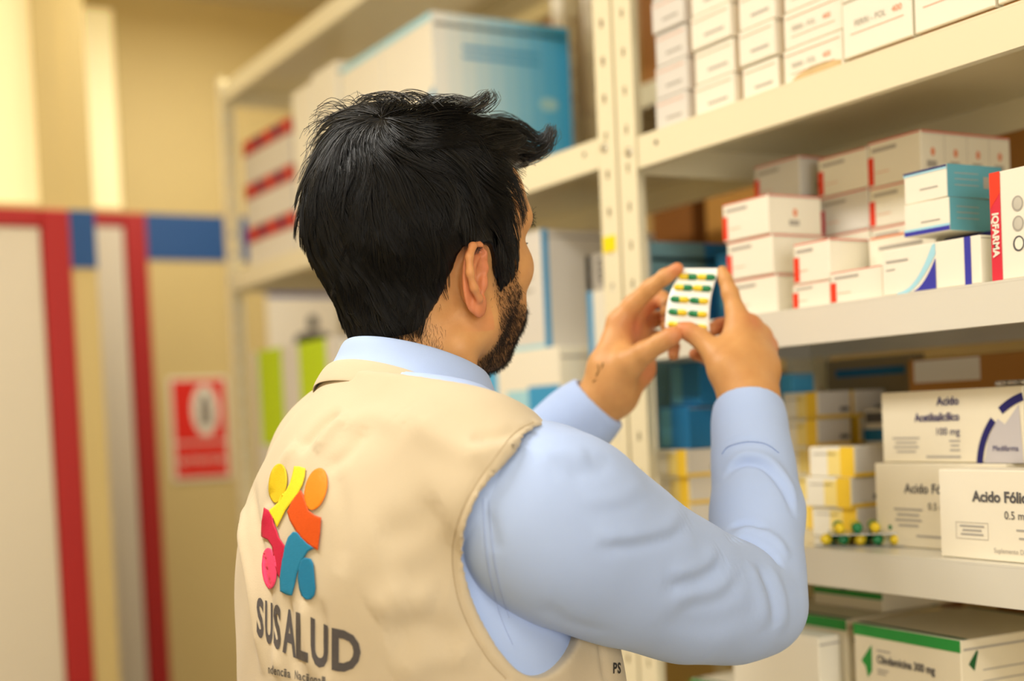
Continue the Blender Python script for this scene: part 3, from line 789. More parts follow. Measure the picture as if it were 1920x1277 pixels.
class Field:
    def __init__(s, lo, hi, h):
        s.lo, s.h = np.asarray(lo, float), h
        s.ax = [np.arange(l, u, h, dtype=np.float32) for l, u in zip(lo, hi)]
        s.D = np.full([len(a) for a in s.ax], 0.2, np.float32)
    def sl(s, lo, hi, m):
        out = []
        for i in range(3):
            a = int(max(0, math.floor((lo[i] - m - s.lo[i]) / s.h)))
            b = int(min(len(s.ax[i]), math.ceil((hi[i] + m - s.lo[i]) / s.h) + 1))
            out.append(slice(a, max(a, b)))
        return tuple(out)
    def pts(s, q):
        g = np.meshgrid(*[s.ax[i][q[i]] for i in range(3)], indexing='ij')
        return np.stack(g, -1)
    def add(s, prim, k=0.012):
        fn, lo, hi = prim
        q = s.sl(lo, hi, max(k, 0.02) + 2 * s.h)
        if 0 in s.D[q].shape:
            return
        s.D[q] = smin(s.D[q], fn(s.pts(q)), k)
    def sub(s, prim, k=0.006):
        fn, lo, hi = prim
        q = s.sl(lo, hi, max(k, 0.01) + 2 * s.h)
        if 0 in s.D[q].shape:
            return
        s.D[q] = -smin(-s.D[q], fn(s.pts(q)), k)
    def cut(s, fn, k=0.003):
        """keep only where fn<0 (fn over the whole grid)"""
        q = (slice(None),) * 3
        s.D = -smin(-s.D, -fn(s.pts(q)), k)
    def net(s):
        D, h = s.D, s.h
        ins = D < 0
        c = [D[i:D.shape[0] - 1 + i, j:D.shape[1] - 1 + j, k:D.shape[2] - 1 + k] for i in (0, 1) for j in (0, 1) for k in (0, 1)]
        neg = sum((a < 0).astype(np.int8) for a in c)
        act = (neg > 0) & (neg < 8)
        idx = np.full(act.shape, -1, np.int64)
        cells = np.argwhere(act)
        idx[act] = np.arange(len(cells))
        vals = np.stack([a[act] for a in c], 1)
        offs = np.array([(i, j, k) for i in (0, 1) for j in (0, 1) for k in (0, 1)], float)
        acc = np.zeros((len(cells), 3))
        cnt = np.zeros(len(cells))
        for a in range(8):
            for b in range(a + 1, 8):
                if np.abs(offs[a] - offs[b]).sum() != 1:
                    continue
                va, vb = vals[:, a], vals[:, b]
                m = (va < 0) != (vb < 0)
                t = va[m] / (va[m] - vb[m])
                acc[m] += offs[a] + t[:, None] * (offs[b] - offs[a])
                cnt[m] += 1
        V = s.lo + (cells + acc / cnt[:, None]) * h
        Q = []
        for ax in range(3):
            n = [slice(1, -1)] * 3
            a0, a1 = list(n), list(n)
            a0[ax], a1[ax] = slice(0, -1), slice(1, None)
            A, B = ins[tuple(a0)], ins[tuple(a1)]
            e = np.argwhere(A != B)
            if not len(e):
                continue
            flip = A[tuple(e.T)]
            o1, o2 = (ax + 1) % 3, (ax + 2) % 3
            base = e.copy()
            base[:, o1] += 1
            base[:, o2] += 1
            def at(d1, d2):
                q = base.copy()
                q[:, o1] -= d1
                q[:, o2] -= d2
                return idx[tuple(q.T)]
            quad = np.stack([at(1, 1), at(0, 1), at(0, 0), at(1, 0)], 1)
            quad[~flip] = quad[~flip][:, ::-1]
            Q.append(quad)
        Q = np.concatenate(Q)
        Q = Q[(Q >= 0).all(1)]
        return V, Q
def relax(V, Q, n=2, lam=0.5):
    e = np.concatenate([Q[:, [0, 1]], Q[:, [1, 2]], Q[:, [2, 3]], Q[:, [3, 0]]])
    for _ in range(n):
        S = np.zeros_like(V)
        C = np.zeros(len(V))
        for a, b in ((0, 1), (1, 0)):
            for ax in range(3):
                S[:, ax] += np.bincount(e[:, a], V[e[:, b], ax], len(V))
            C += np.bincount(e[:, a], minlength=len(V))
        V = V + lam * (S / np.maximum(C, 1)[:, None] - V)
    return V
def normals(V, Q):
    n = np.cross(V[Q[:, 2]] - V[Q[:, 0]], V[Q[:, 3]] - V[Q[:, 1]])
    N = np.zeros_like(V)
    for j in range(4):
        for ax in range(3):
            N[:, ax] += np.bincount(Q[:, j], n[:, ax], len(V))
    return N / (np.linalg.norm(N, axis=1)[:, None] + 1e-12)
def fast_mesh(name, V, Q, smooth=True):
    me = bpy.data.meshes.new(name)
    V = np.ascontiguousarray(V, np.float32)
    Q = np.ascontiguousarray(Q, np.int32)
    k = Q.shape[1]
    me.vertices.add(len(V))
    me.vertices.foreach_set('co', V.ravel())
    me.loops.add(Q.size)
    me.loops.foreach_set('vertex_index', Q.ravel())
    me.polygons.add(len(Q))
    me.polygons.foreach_set('loop_start', np.arange(0, Q.size, k, dtype=np.int32))
    me.update(calc_edges=True)
    me.validate()
    if smooth:
        me.shade_smooth()
    return me
def bvh_of(V, Q):
    return BVHTree.FromPolygons([Vector(p) for p in V], [tuple(int(i) for i in q) for q in Q])
def hit(bvh, x, y, off=0.0):
    d = ray_dir(x, y)
    loc, n, i, t = bvh.ray_cast(Vector(CAM), Vector(d))
    if loc is None:
        loc, n, i, t = bvh.find_nearest(Vector(P(x, y, 1.15)))
    n = Vector(n)
    if n.dot(Vector(d)) > 0:
        n = -n
    return np.array(loc + n * off)
def resample(pts, step):
    pts = np.asarray(pts, float)
    # Catmull-Rom through the points, then even spacing
    p = np.vstack([2 * pts[0] - pts[1], pts, 2 * pts[-1] - pts[-2]])
    out = []
    for i in range(1, len(p) - 2):
        for t in np.linspace(0, 1, 12, endpoint=False):
            a, b, c, d = p[i - 1], p[i], p[i + 1], p[i + 2]
            out.append(0.5 * ((2 * b) + (-a + c) * t + (2 * a - 5 * b + 4 * c - d) * t * t + (-a + 3 * b - 3 * c + d) * t ** 3))
    out.append(pts[-1])
    out = np.array(out)
    L = np.concatenate([[0], np.cumsum(np.linalg.norm(np.diff(out, axis=0), axis=1))])
    n = max(2, int(L[-1] / step) + 1)
    s = np.linspace(0, L[-1], n)
    return np.stack([np.interp(s, L, out[:, k]) for k in range(pts.shape[1])], 1)
def fold(V, N, line, amp, width, taper=True, asym=0.0):
    """push a soft ridge (amp>0) or valley along a 3-D line lying on the surface"""
    line = np.asarray(line)
    lo, hi = line.min(0) - 3.2 * width, line.max(0) + 3.2 * width
    m = np.where(((V > lo) & (V < hi)).all(1))[0]
    if not len(m):
        return
    d2 = ((V[m][:, None, :] - line[None]) ** 2).sum(-1)
    j = d2.argmin(1)
    d = np.sqrt(d2[np.arange(len(m)), j])
    w = np.exp(-(d / width) ** 2)
    if taper:
        t = j / max(1, len(line) - 1)
        w *= np.clip(np.sin(np.pi * np.clip(t, 0.0, 1.0)) * 1.6, 0.0, 1.0)
    V[m] += N[m] * (amp * w)[:, None]
def tubes(name, pts, rad, sides=3):
    """many tapered strands at once: pts (n,k,3), rad (n,k)"""
    n, k, _ = pts.shape
    tg = np.gradient(pts, axis=1)
    tg /= np.linalg.norm(tg, axis=2)[..., None] + 1e-12
    ref = np.tile(np.array([0.31, 0.52, 0.79]), (n, k, 1))
    a = np.cross(tg, ref)
    a /= np.linalg.norm(a, axis=2)[..., None] + 1e-12
    b = np.cross(tg, a)
    vs = []
    for j in range(sides):
        t = 2 * math.pi * j / sides
        vs.append(pts + rad[..., None] * (a * math.cos(t) + b * math.sin(t)))
    V = np.stack(vs, 2).reshape(-1, 3)
    i = np.arange(n)[:, None, None] * (k * sides)
    r = np.arange(k - 1)[None, :, None] * sides
    j = np.arange(sides)[None, None, :]
    j2 = (j + 1) % sides
    Q = np.stack([i + r + j, i + r + j2, i + r + sides + j2, i + r + sides + j], -1).reshape(-1, 4)
    return fast_mesh(name, V, Q)

# ---- frames
ZV = np.array([0.0, 0.0, 1.0])
RH = np.array([RIGHT[0], RIGHT[1], 0.0]); RH /= np.linalg.norm(RH)
FH = np.array([FWD[0], FWD[1], 0.0]); FH /= np.linalg.norm(FH)
class Frame:
    def __init__(s, origin, alpha, pitch=0.0):
        a = math.radians(alpha)
        f = math.cos(a) * RH + math.sin(a) * FH
        l = np.cross(ZV, f)
        p = math.radians(pitch)
        f2 = math.cos(p) * f - math.sin(p) * ZV
        u2 = np.cross(f2, l)
        s.o, s.B = np.asarray(origin, float), np.stack([f2, l, u2], 1)   # columns: forward, left, up
    def w(s, p):
        return s.o + np.asarray(p, float) @ s.B.T
    def l(s, p):
        return (np.asarray(p, float) - s.o) @ s.B

# ---- materials
def skin_material():
    m = bpy.data.materials.new('warm_skin')
    m.use_nodes = True
    nt = m.node_tree
    b = nt.nodes['Principled BSDF']
    at = nt.nodes.new('ShaderNodeAttribute'); at.attribute_name = 'stubble'
    ar = nt.nodes.new('ShaderNodeAttribute'); ar.attribute_name = 'flush'
    tc = nt.nodes.new('ShaderNodeTexCoord')
    n = nt.nodes.new('ShaderNodeTexNoise'); n.inputs['Scale'].default_value = 55; n.inputs['Detail'].default_value = 5
    nt.links.new(tc.outputs['Object'], n.inputs['Vector'])
    m1 = nt.nodes.new('ShaderNodeMix'); m1.data_type = 'RGBA'
    m1.inputs[6].default_value = (*lin((196, 138, 82)), 1); m1.inputs[7].default_value = (*lin((220, 166, 106)), 1)
    nt.links.new(n.outputs['Fac'], m1.inputs[0])
    m2 = nt.nodes.new('ShaderNodeMix'); m2.data_type = 'RGBA'
    m2.inputs[7].default_value = (*lin((214, 124, 86)), 1)
    nt.links.new(m1.outputs[2], m2.inputs[6]); nt.links.new(ar.outputs['Fac'], m2.inputs[0])
    m3 = nt.nodes.new('ShaderNodeMix'); m3.data_type = 'RGBA'
    m3.inputs[7].default_value = (*lin((96, 62, 38)), 1)
    nt.links.new(m2.outputs[2], m3.inputs[6]); nt.links.new(at.outputs['Fac'], m3.inputs[0])
    nt.links.new(m3.outputs[2], b.inputs['Base Color'])
    b.inputs['Roughness'].default_value = 0.48
    b.inputs['Specular IOR Level'].default_value = 0.35
    b.inputs['Subsurface Weight'].default_value = 0.12
    b.inputs['Subsurface Radius'].default_value = (0.010, 0.004, 0.002)
    b.inputs['Subsurface Scale'].default_value = 0.5
    n2 = nt.nodes.new('ShaderNodeTexNoise'); n2.inputs['Scale'].default_value = 420; n2.inputs['Detail'].default_value = 2
    nt.links.new(tc.outputs['Object'], n2.inputs['Vector'])
    bp = nt.nodes.new('ShaderNodeBump'); bp.inputs['Strength'].default_value = 0.12; bp.inputs['Distance'].default_value = 0.001
    nt.links.new(n2.outputs['Fac'], bp.inputs['Height']); nt.links.new(bp.outputs['Normal'], b.inputs['Normal'])
    return m
def cloth_material(name, rgb, thread, rough, sheen):
    m = bpy.data.materials.new(name)
    m.use_nodes = True
    nt = m.node_tree
    b = nt.nodes['Principled BSDF']
    c = lin(rgb)
    tc = nt.nodes.new('ShaderNodeTexCoord')
    n = nt.nodes.new('ShaderNodeTexNoise'); n.inputs['Scale'].default_value = 14; n.inputs['Detail'].default_value = 6
    nt.links.new(tc.outputs['Object'], n.inputs['Vector'])
    mx = nt.nodes.new('ShaderNodeMix'); mx.data_type = 'RGBA'
    mx.inputs[6].default_value = (*[v * 0.93 for v in c], 1); mx.inputs[7].default_value = (*[min(1, v * 1.05) for v in c], 1)
    nt.links.new(n.outputs['Fac'], mx.inputs[0])
    nt.links.new(mx.outputs[2], b.inputs['Base Color'])
    b.inputs['Roughness'].default_value = rough
    b.inputs['Specular IOR Level'].default_value = 0.2
    b.inputs['Sheen Weight'].default_value = sheen
    n2 = nt.nodes.new('ShaderNodeTexNoise'); n2.inputs['Scale'].default_value = thread; n2.inputs['Detail'].default_value = 2
    nt.links.new(tc.outputs['Object'], n2.inputs['Vector'])
    bp = nt.nodes.new('ShaderNodeBump'); bp.inputs['Strength'].default_value = 0.22; bp.inputs['Distance'].default_value = 0.001
    nt.links.new(n2.outputs['Fac'], bp.inputs['Height']); nt.links.new(bp.outputs['Normal'], b.inputs['Normal'])
    return m
SKIN = skin_material()
VEST = cloth_material('beige_cotton_twill', (206, 190, 161), 1300, 0.85, 0.15)
SHIRT = cloth_material('light_blue_poplin', (178, 200, 243), 1800, 0.8, 0.1)
HAIRM = mat('black_hair', (8, 8, 9), 0.36, 0.45, noise=(30, 0.3))
BEARDM = mat('dark_brown_beard', (38, 25, 17), 0.5, 0.4, noise=(60, 0.2))
PANTS = cloth_material('dark_navy_trousers', (44, 50, 70), 900, 0.85, 0.1)
SHOEM = mat('black_shoe_leather', (24, 22, 22), 0.35, 0.5, noise=(9, 0.1))

# ---- anchors
ALPHA_H, ALPHA_T = 42.0, 35.0
EAR = P(893, 526, 1.195)
HF = Frame((0, 0, 0), ALPHA_H, -2.0)        # face
HF.o = EAR - HF.B @ np.array([0.0, -0.075, 0.0])
HB = Frame(HF.o, ALPHA_H, 3.0)              # hair, ears and neck
def hb(p):
    return HF.l(HB.w(p))
def hbv(v):
    return HF.B.T @ (HB.B @ np.asarray(v, float))
T0 = P(757, 700, 1.22)
TF = Frame(T0, ALPHA_T, 0.0)
S_R = P(1005, 925, 1.105)
E_R = P(1430, 1150, 1.27)
W_R = P(1403, 768, 1.405)
person = tag(empty('person', (T0[0], T0[1], 0.0)),
             'man in beige vest and light blue shirt seen from behind holding up capsules', 'person')
PO = np.array([T0[0], T0[1], 0.0])
def pobj(name, V, Q, m, parent=None, smooth=True):
    return obj(name, fast_mesh(name, np.asarray(V) - PO, Q, smooth), m, parent or person)

# ---- head and neck (head frame: x forward, y left, z up, origin between the ears)
F_ = Field((-0.135, -0.112, -0.245), (0.130, 0.106, 0.150), 0.0015)
A = F_.add
A(f_ell(hb((0.0, 0, 0.046)), (0.097, 0.076, 0.094)), 0.01)
A(f_ell((0.045, 0, 0.077), (0.064, 0.074, 0.064)), 0.02)
A(f_ell((0.048, 0, -0.006), (0.050, 0.057, 0.076)), 0.02)
A(f_cone(hb((-0.008, 0, -0.03)), hb((-0.034, 0, -0.22)), 0.053, 0.060), 0.025)
for s_ in (-1, 1):
    A(f_cone((0.010, s_ * 0.056, -0.040), (0.060, s_ * 0.022, -0.061), 0.014, 0.013), 0.02)
    A(f_ell((0.067, s_ * 0.043, 0.016), (0.026, 0.025, 0.024)), 0.016)
    A(f_cone((0.080, s_ * 0.051, 0.062), (0.099, s_ * 0.012, 0.056), 0.012, 0.010), 0.012)
    F_.sub(f_ell((0.105, s_ * 0.031, 0.037), (0.018, 0.017, 0.012)), 0.010)
    A(f_ell((0.081, s_ * 0.031, 0.036), (0.0125, 0.0145, 0.0125)), 0.004)
    A(f_cone((0.020, s_ * 0.053, -0.040), (0.055, s_ * 0.048, 0.005), 0.018, 0.018), 0.02)
    A(f_ell((0.106, s_ * 0.012, -0.004), (0.010, 0.008, 0.007)), 0.006)
    A(f_cone(hb((-0.005, s_ * 0.056, -0.06)), hb((0.03, s_ * 0.02, -0.20)), 0.014, 0.013), 0.02)
A(f_ell((0.066, 0, -0.060), (0.020, 0.024, 0.017)), 0.014)
A(f_ell((0.078, 0, -0.022), (0.026, 0.044, 0.032)), 0.018)
A(f_cone((0.098, 0, 0.047), (0.115, 0, 0.003), 0.008, 0.0115), 0.010)
A(f_ell((0.092, 0, -0.028), (0.012, 0.024, 0.006)), 0.006)
A(f_ell((0.089, 0, -0.039), (0.012, 0.022, 0.0065)), 0.006)
# ears
for s_ in (-1, 1):
    fl = math.radians(20)
    bk = hbv([-math.cos(fl), s_ * math.sin(fl), 0.0])
    nn = hbv([math.sin(fl), s_ * math.cos(fl), 0.0])
    bu = hbv([-0.14, 0, 0.99]) * 0.88
    tr = np.array([0.006, s_ * 0.0725, 0.0])
    def ep(a, b, n):
        return tr + bk * a + bu * b + nn * n
    rot = np.stack([bk, bu, nn], 1)
    A(f_ell(ep(0.016, 0.001, 0.002), (0.017, 0.027, 0.0045), rot), 0.006)
    A(f_ell(ep(0.010, 0.000, -0.004), (0.012, 0.020, 0.009), rot), 0.006)
    hx = [(0.006, 0.000), (0.001, 0.012), (0.004, 0.026), (0.014, 0.033), (0.026, 0.030), (0.034, 0.018), (0.036, 0.002), (0.032, -0.012), (0.024, -0.022)]
    for i in range(len(hx) - 1):
        n0, n1 = 0.005 + 0.006 * min(1, i / 3), 0.005 + 0.006 * min(1, (i + 1) / 3)
        A(f_cone(ep(*hx[i], n0), ep(*hx[i + 1], n1), 0.0036, 0.0036), 0.003)
    A(f_ell(ep(0.015, -0.027, 0.006), (0.009, 0.010, 0.0045), rot), 0.006)
    F_.sub(f_ell(ep(0.013, -0.003, 0.009), (0.0090, 0.013, 0.0095), rot), 0.003)
    sc = [(0.010, 0.027), (0.021, 0.025), (0.0285, 0.014), (0.0295, 0.0), (0.025, -0.012)]
    for i in range(4):
        F_.sub(f_cone(ep(*sc[i], 0.011), ep(*sc[i + 1], 0.012), 0.0042, 0.0042), 0.002)
    ah = [(0.012, 0.022), (0.022, 0.012), (0.024, -0.002), (0.018, -0.014)]
    for i in range(3):
        A(f_cone(ep(*ah[i], 0.006), ep(*ah[i + 1], 0.007), 0.0030, 0.0030), 0.003)
    A(f_ell(ep(0.004, -0.004, 0.006), (0.0045, 0.006, 0.004), rot), 0.004)
head_fn = F_
HV, HQ = F_.net()
HV = relax(HV, HQ, 1, 0.4)
HN = normals(HV, HQ)
# beard / stubble mask, ear and cheek flush (head frame)
def sstep(a, b, x):
    t = np.clip((x - a) / (b - a), 0, 1)
    return t * t * (3 - 2 * t)
def beard_mask(p):
    x, y, z = p[:, 0], np.abs(p[:, 1]), p[:, 2] - 0.030
    side = sstep(0.022, 0.032, x) * (1 - sstep(0.058, 0.068, x)) * (1 - sstep(-0.01, 0.01, z)) * sstep(-0.115, -0.10, z)
    jaw = sstep(0.020, 0.036, x) * (1 - sstep(-0.062, -0.040, z)) * sstep(-0.135, -0.118, z)
    mous = sstep(0.080, 0.088, x) * sstep(-0.062, -0.056, z) * (1 - sstep(-0.050, -0.044, z)) * (1 - sstep(0.03, 0.036, y))
    upper = (1 - sstep(-0.040, -0.030, z) * sstep(0.050, 0.060, x))
    lips = sstep(0.098, 0.100, x) * sstep(-0.082, -0.078, z) * (1 - sstep(-0.060, -0.056, z))
    return np.clip(np.maximum(np.maximum(side, jaw) * upper, mous) - lips, 0, 1)
stub = beard_mask(HV)
earz = np.exp(-((np.abs(HV[:, 1]) - 0.085) / 0.012) ** 2) * (np.abs(HV[:, 0] + 0.012) < 0.03) * (np.abs(HV[:, 2]) < 0.045)

# ---- hands (world space, chains of joints given as pixel, distance, radius in mm)
def chain_prims(ch):
    out = []
    for (a, b) in zip(ch[:-1], ch[1:]):
        out.append(f_cone(P(*a[:3]), P(*b[:3]), a[3] / 1000, b[3] / 1000))
    return out
LEFT_HAND = dict(
    palm=[[(1062, 812, 1.52, 27), (1112, 766, 1.505, 26), (1140, 735, 1.50, 24)],
          [(1135, 735, 1.495, 22), (1138, 690, 1.490, 19), (1160, 606, 1.497, 13)],
          [(1145, 735, 1.500, 22), (1165, 680, 1.510, 17), (1180, 606, 1.515, 12)],
          [(1155, 738, 1.505, 20), (1185, 680, 1.525, 15), (1196, 622, 1.528, 11)],
          [(1160, 738, 1.505, 19), (1198, 692, 1.520, 15), (1205, 645, 1.535, 10.5)]],
    thumb=[[(1150, 725, 1.485, 19), (1180, 680, 1.468, 17), (1207, 662, 1.456, 12.5), (1238, 643, 1.447, 10.5), (1257, 632, 1.442, 10), (1266, 627, 1.440, 8.5)]],
    index=[[(1160, 604, 1.497, 12.5), (1186, 572, 1.490, 11), (1218, 541, 1.478, 9.6), (1247, 519, 1.468, 8.5), (1270, 504, 1.462, 7.0)]],
    middle=[[(1180, 604, 1.515, 12), (1212, 571, 1.525, 10), (1240, 560, 1.525, 9), (1254, 572, 1.500, 8.5), (1250, 583, 1.480, 7.5)]],
    ring=[[(1196, 622, 1.528, 11), (1222, 600, 1.545, 9.5), (1248, 595, 1.540, 8.5), (1256, 604, 1.510, 8), (1250, 612, 1.488, 7.2)]],
    pinky=[[(1205, 645, 1.535, 10), (1232, 634, 1.545, 8.5), (1254, 636, 1.535, 7.5), (1263, 650, 1.515, 7), (1263, 666, 1.505, 6.2)]])
RIGHT_HAND = dict(
    palm=[[(1418, 860, 1.375, 29), (1408, 790, 1.400, 26), (1404, 748, 1.412, 25)],
          [(1394, 748, 1.410, 22), (1372, 690, 1.418, 18), (1384, 612, 1.440, 12.5)],
          [(1402, 745, 1.412, 22), (1396, 680, 1.425, 17), (1404, 612, 1.450, 12.5)],
          [(1412, 745, 1.416, 22), (1416, 685, 1.432, 16), (1424, 630, 1.460, 12)],
          [(1420, 748, 1.420, 20), (1432, 695, 1.440, 14), (1438, 652, 1.470, 11)]],
    thumb=[[(1392, 735, 1.405, 20), (1362, 690, 1.415, 18), (1338, 660, 1.428, 12.5), (1312, 634, 1.438, 11), (1292, 622, 1.441, 10), (1280, 617, 1.442, 8)]],
    index=[[(1384, 612, 1.440, 12.5), (1379, 584, 1.446, 10.8), (1369, 550, 1.452, 9), (1360, 524, 1.458, 7.4), (1354, 508, 1.462, 5.8)]],
    middle=[[(1404, 612, 1.452, 12), (1392, 602, 1.480, 10), (1372, 606, 1.498, 9.2), (1350, 612, 1.490, 8.6), (1336, 618, 1.476, 7.8)]],
    ring=[[(1424, 630, 1.462, 11.5), (1402, 632, 1.500, 10), (1370, 642, 1.512, 9), (1340, 650, 1.500, 8.2), (1322, 655, 1.488, 7.4)]],
    pinky=[[(1438, 652, 1.472, 10.5), (1412, 664, 1.505, 9), (1370, 672, 1.512, 8), (1325, 670, 1.495, 7.4), (1303, 664, 1.485, 6.8)]])
def hand_mesh(H, webs):
    prims = {k: [p for ch in v for p in chain_prims(ch)] for k, v in H.items()}
    lo = np.min([p[1] for v in prims.values() for p in v], 0) - 0.02
    hi = np.max([p[2] for v in prims.values() for p in v], 0) + 0.02
    G = Field(lo, hi, 0.0014)
    for p in prims['palm']:
        G.add(p, 0.016)
    palm = G.D.copy()
    total = palm
    for k in ('index', 'middle', 'ring', 'pinky', 'thumb'):
        G.D = np.full_like(palm, 0.2)
        for p in prims[k]:
            G.add(p, 0.004)
        fin = G.D
        # blend each finger into the palm only, so neighbours stay apart
        total = np.minimum(total, smin(palm, fin, 0.014 if k == 'thumb' else 0.008))
    G.D = total
    for a, b, r1, r2 in webs:
        G.add(f_cone(a, b, r1, r2), 0.012)
    V, Q = G.net()
    return relax(V, Q, 2, 0.5), Q
LV, LQ = hand_mesh(LEFT_HAND, [(P(1175, 680, 1.480), P(1166, 630, 1.497), 0.012, 0.009)])
RV, RQ = hand_mesh(RIGHT_HAND, [(P(1352, 672, 1.425), P(1382, 625, 1.440), 0.010, 0.009)])
def flush_at(V, spots):
    out = np.zeros(len(V))
    for (x, y, d, r) in spots:
        out = np.maximum(out, np.exp(-(((V - P(x, y, d)) ** 2).sum(1)) / r ** 2))
    return out
lf = flush_at(LV, [(1268, 627, 1.44, 0.012), (1272, 503, 1.46, 0.012), (1190, 615, 1.50, 0.022), (1225, 585, 1.52, 0.02), (1263, 660, 1.51, 0.012), (1205, 700, 1.51, 0.018)])
rf = flush_at(RV, [(1282, 618, 1.44, 0.012), (1303, 664, 1.485, 0.012), (1440, 650, 1.46, 0.014), (1404, 606, 1.44, 0.012), (1350, 612, 1.48, 0.02)])
# one body mesh: head, neck and both hands
wV = HF.w(HV)
BV = np.vstack([wV, LV, RV])
BQ = np.vstack([HQ, LQ + len(wV), RQ + len(wV) + len(LV)])
body = pobj('body', BV, BQ, SKIN)
for nm_, arr in (('stubble', np.concatenate([stub * 0.55, np.zeros(len(LV) + len(RV))])),
                 ('flush', np.concatenate([earz * 0.75, lf * 0.8, rf * 0.8]))):
    at_ = body.data.attributes.new(nm_, 'FLOAT', 'POINT')
    at_.data.foreach_set('value', arr.astype(np.float32))
# tattoo marks on the left wrist
lb = bvh_of(LV, LQ)
for ln in ([(1118, 705), (1123, 694), (1121, 684)], [(1128, 690), (1131, 680)], [(1112, 716), (1117, 712)]):
    obj('wrist_tattoo', tube_mesh('tattoo', [hit(lb, x, y, 0.0002) - PO for x, y in ln], 0.0009, 5), mat('faded_tattoo_ink', (142, 108, 64), 0.6, 0.2, noise=(60, 0.2)), body)

# ---- hair
def hair_vol(p):
    d = f_ell((-0.008, 0, 0.063), (0.111, 0.094, 0.107))[0](p)
    d = smin(d, f_ell((-0.022, 0, -0.015), (0.058, 0.062, 0.072))[0](p), 0.02)
    d = smin(d, f_ell((0.050, 0.005, 0.115), (0.068, 0.070, 0.048))[0](p), 0.02)
    d = smin(d, f_ell((-0.050, 0.01, 0.118), (0.046, 0.054, 0.042))[0](p), 0.02)
    d = smin(d, f_ell((0.030, 0, 0.020), (0.040, 0.079, 0.050))[0](p), 0.012)
    return d
GZ = np.array([-0.30, -0.02, 0.0, 0.0245, 0.043, 0.0585, 0.079, 0.113, 0.120, 0.128, 0.30])
GX = np.array([0.040, 0.040, 0.044, 0.047, 0.042, 0.053, 0.062, 0.062, 0.076, 0.120, 0.20])
ZX = np.array([-0.3, -0.060, -0.0475, -0.036, -0.027, -0.020, 0.014, 0.020, 0.030, 0.046])
ZZ = np.array([-0.075, -0.072, -0.060, -0.040, -0.018, 0.024, 0.030, 0.022, -0.006, -0.030])
def hair_cut(p):
    g = p[..., 0] - np.interp(p[..., 2], GZ, GX)
    z = np.interp(p[..., 0], ZX, ZZ) - p[..., 2]
    return np.maximum(g, z)
C_ = Field((-0.15, -0.12, -0.09), (0.15, 0.12, 0.19), 0.003)
q_ = C_.pts((slice(None),) * 3)
C_.D = np.maximum(hair_vol(q_) + 0.006, hair_cut(q_) + 0.004).astype(np.float32)
CV, CQ = C_.net()
CV = relax(CV, CQ, 3, 0.5)
hair = pobj('hair', HB.w(CV), CQ, HAIRM)
def vol_grad(p, fn=hair_vol, e=0.002):
    g = np.stack([fn(p + np.eye(3)[i] * e) - fn(p - np.eye(3)[i] * e) for i in range(3)], -1)
    return g / (np.linalg.norm(g, axis=-1)[..., None] + 1e-9)
WH = np.array([-0.070, -0.030, 0.140])
def grow(n, K=9):
    fi = rng.integers(0, len(CQ), n)
    w = rng.dirichlet((1, 1, 1, 1), n)
    r0 = (CV[CQ[fi]] * w[..., None]).sum(1)
    keep = hair_cut(r0) < -0.0015
    r0 = r0[keep]
    n = len(r0)
    # locks: strands follow the nearest guide towards the tip
    gi = rng.choice(n, max(8, n // 24), replace=False)
    top = sstep(0.05, 0.12, r0[:, 2])
    front = sstep(0.0, 0.06, r0[:, 0])
    nape = 1 - sstep(-0.06, 0.01, r0[:, 2])
    L = 0.034 + 0.020 * top + 0.016 * sstep(0.0, 0.05, r0[:, 2]) * (1 - front) + 0.010 * front * top - 0.016 * nape + 0.008 * rng.random(n)
    side = (1 - top) * front
    L = L * (1 - 0.35 * side)
    pts = np.zeros((n, K, 3))
    p = r0.copy()
    lift0 = -0.004 + 0.002 * rng.random(n)
    near = np.concatenate([((c[:, None, :] - r0[gi][None]) ** 2).sum(-1).argmin(1) for c in np.array_split(r0, 20)])
    glift = rng.random(len(gi)) ** 2
    gwav = rng.normal(size=len(gi))
    lift1 = (0.001 + 0.003 * rng.random(n) ** 2 + glift[near] * (0.003 + 0.007 * sstep(0.06, 0.12, r0[:, 2]))) * (0.45 + 0.8 * top) * (1 - 0.85 * nape)
    f1, f2 = rng.normal(size=3) * 60, rng.normal(size=3) * 60
    for k in range(K):
        N = vol_grad(p)
        d = hair_vol(p)
        t = k / (K - 1)
        want = lift0 + (lift1 - lift0) * t
        p = p + N * (want - d)[:, None]
        # keep the outline of the hairline clean at the face
        pts[:, k] = p
        a = p - WH
        sw = np.cross(N, a)
        a = a / (np.linalg.norm(a, axis=1)[:, None] + 1e-6)
        sw = sw / (np.linalg.norm(sw, axis=1)[:, None] + 1e-6)
        tp = sstep(0.05, 0.12, p[:, 2])[:, None]
        dr = a + 0.35 * sw + np.array([0, 0, -0.9]) * (1 - tp) + np.array([0.55, 0.0, 0.0]) * tp * sstep(-0.03, 0.05, p[:, 0])[:, None]
        dr += np.array([-0.55, 0, 0]) * ((1 - tp) * sstep(0.02, 0.06, p[:, 0])[:, None])
        wav = np.sin(r0 @ f1 + 5 * t) + np.sin(r0 @ f2 + 1.3 + 4 * t)
        dr += (0.26 * wav + 0.42 * gwav[near] * (0.2 + 1.2 * t))[:, None] * sw
        dr -= N * (dr * N).sum(1)[:, None]
        dr /= np.linalg.norm(dr, axis=1)[:, None] + 1e-9
        p = p + dr * (L / (K - 1))[:, None]
    # clumping
    tt = (np.linspace(0, 1, K) ** 1.6)[None, :, None]
    gp = pts[gi][near]
    pts = pts + (gp - pts) * tt * 0.60
    # trim strands that would cross the face or ear
    bad = (hair_cut(pts) > 0.006).any(1) | (hair_vol(pts) > 0.013).any(1)
    return pts[~bad]
HP = grow(24000)
n_, K_ = HP.shape[:2]
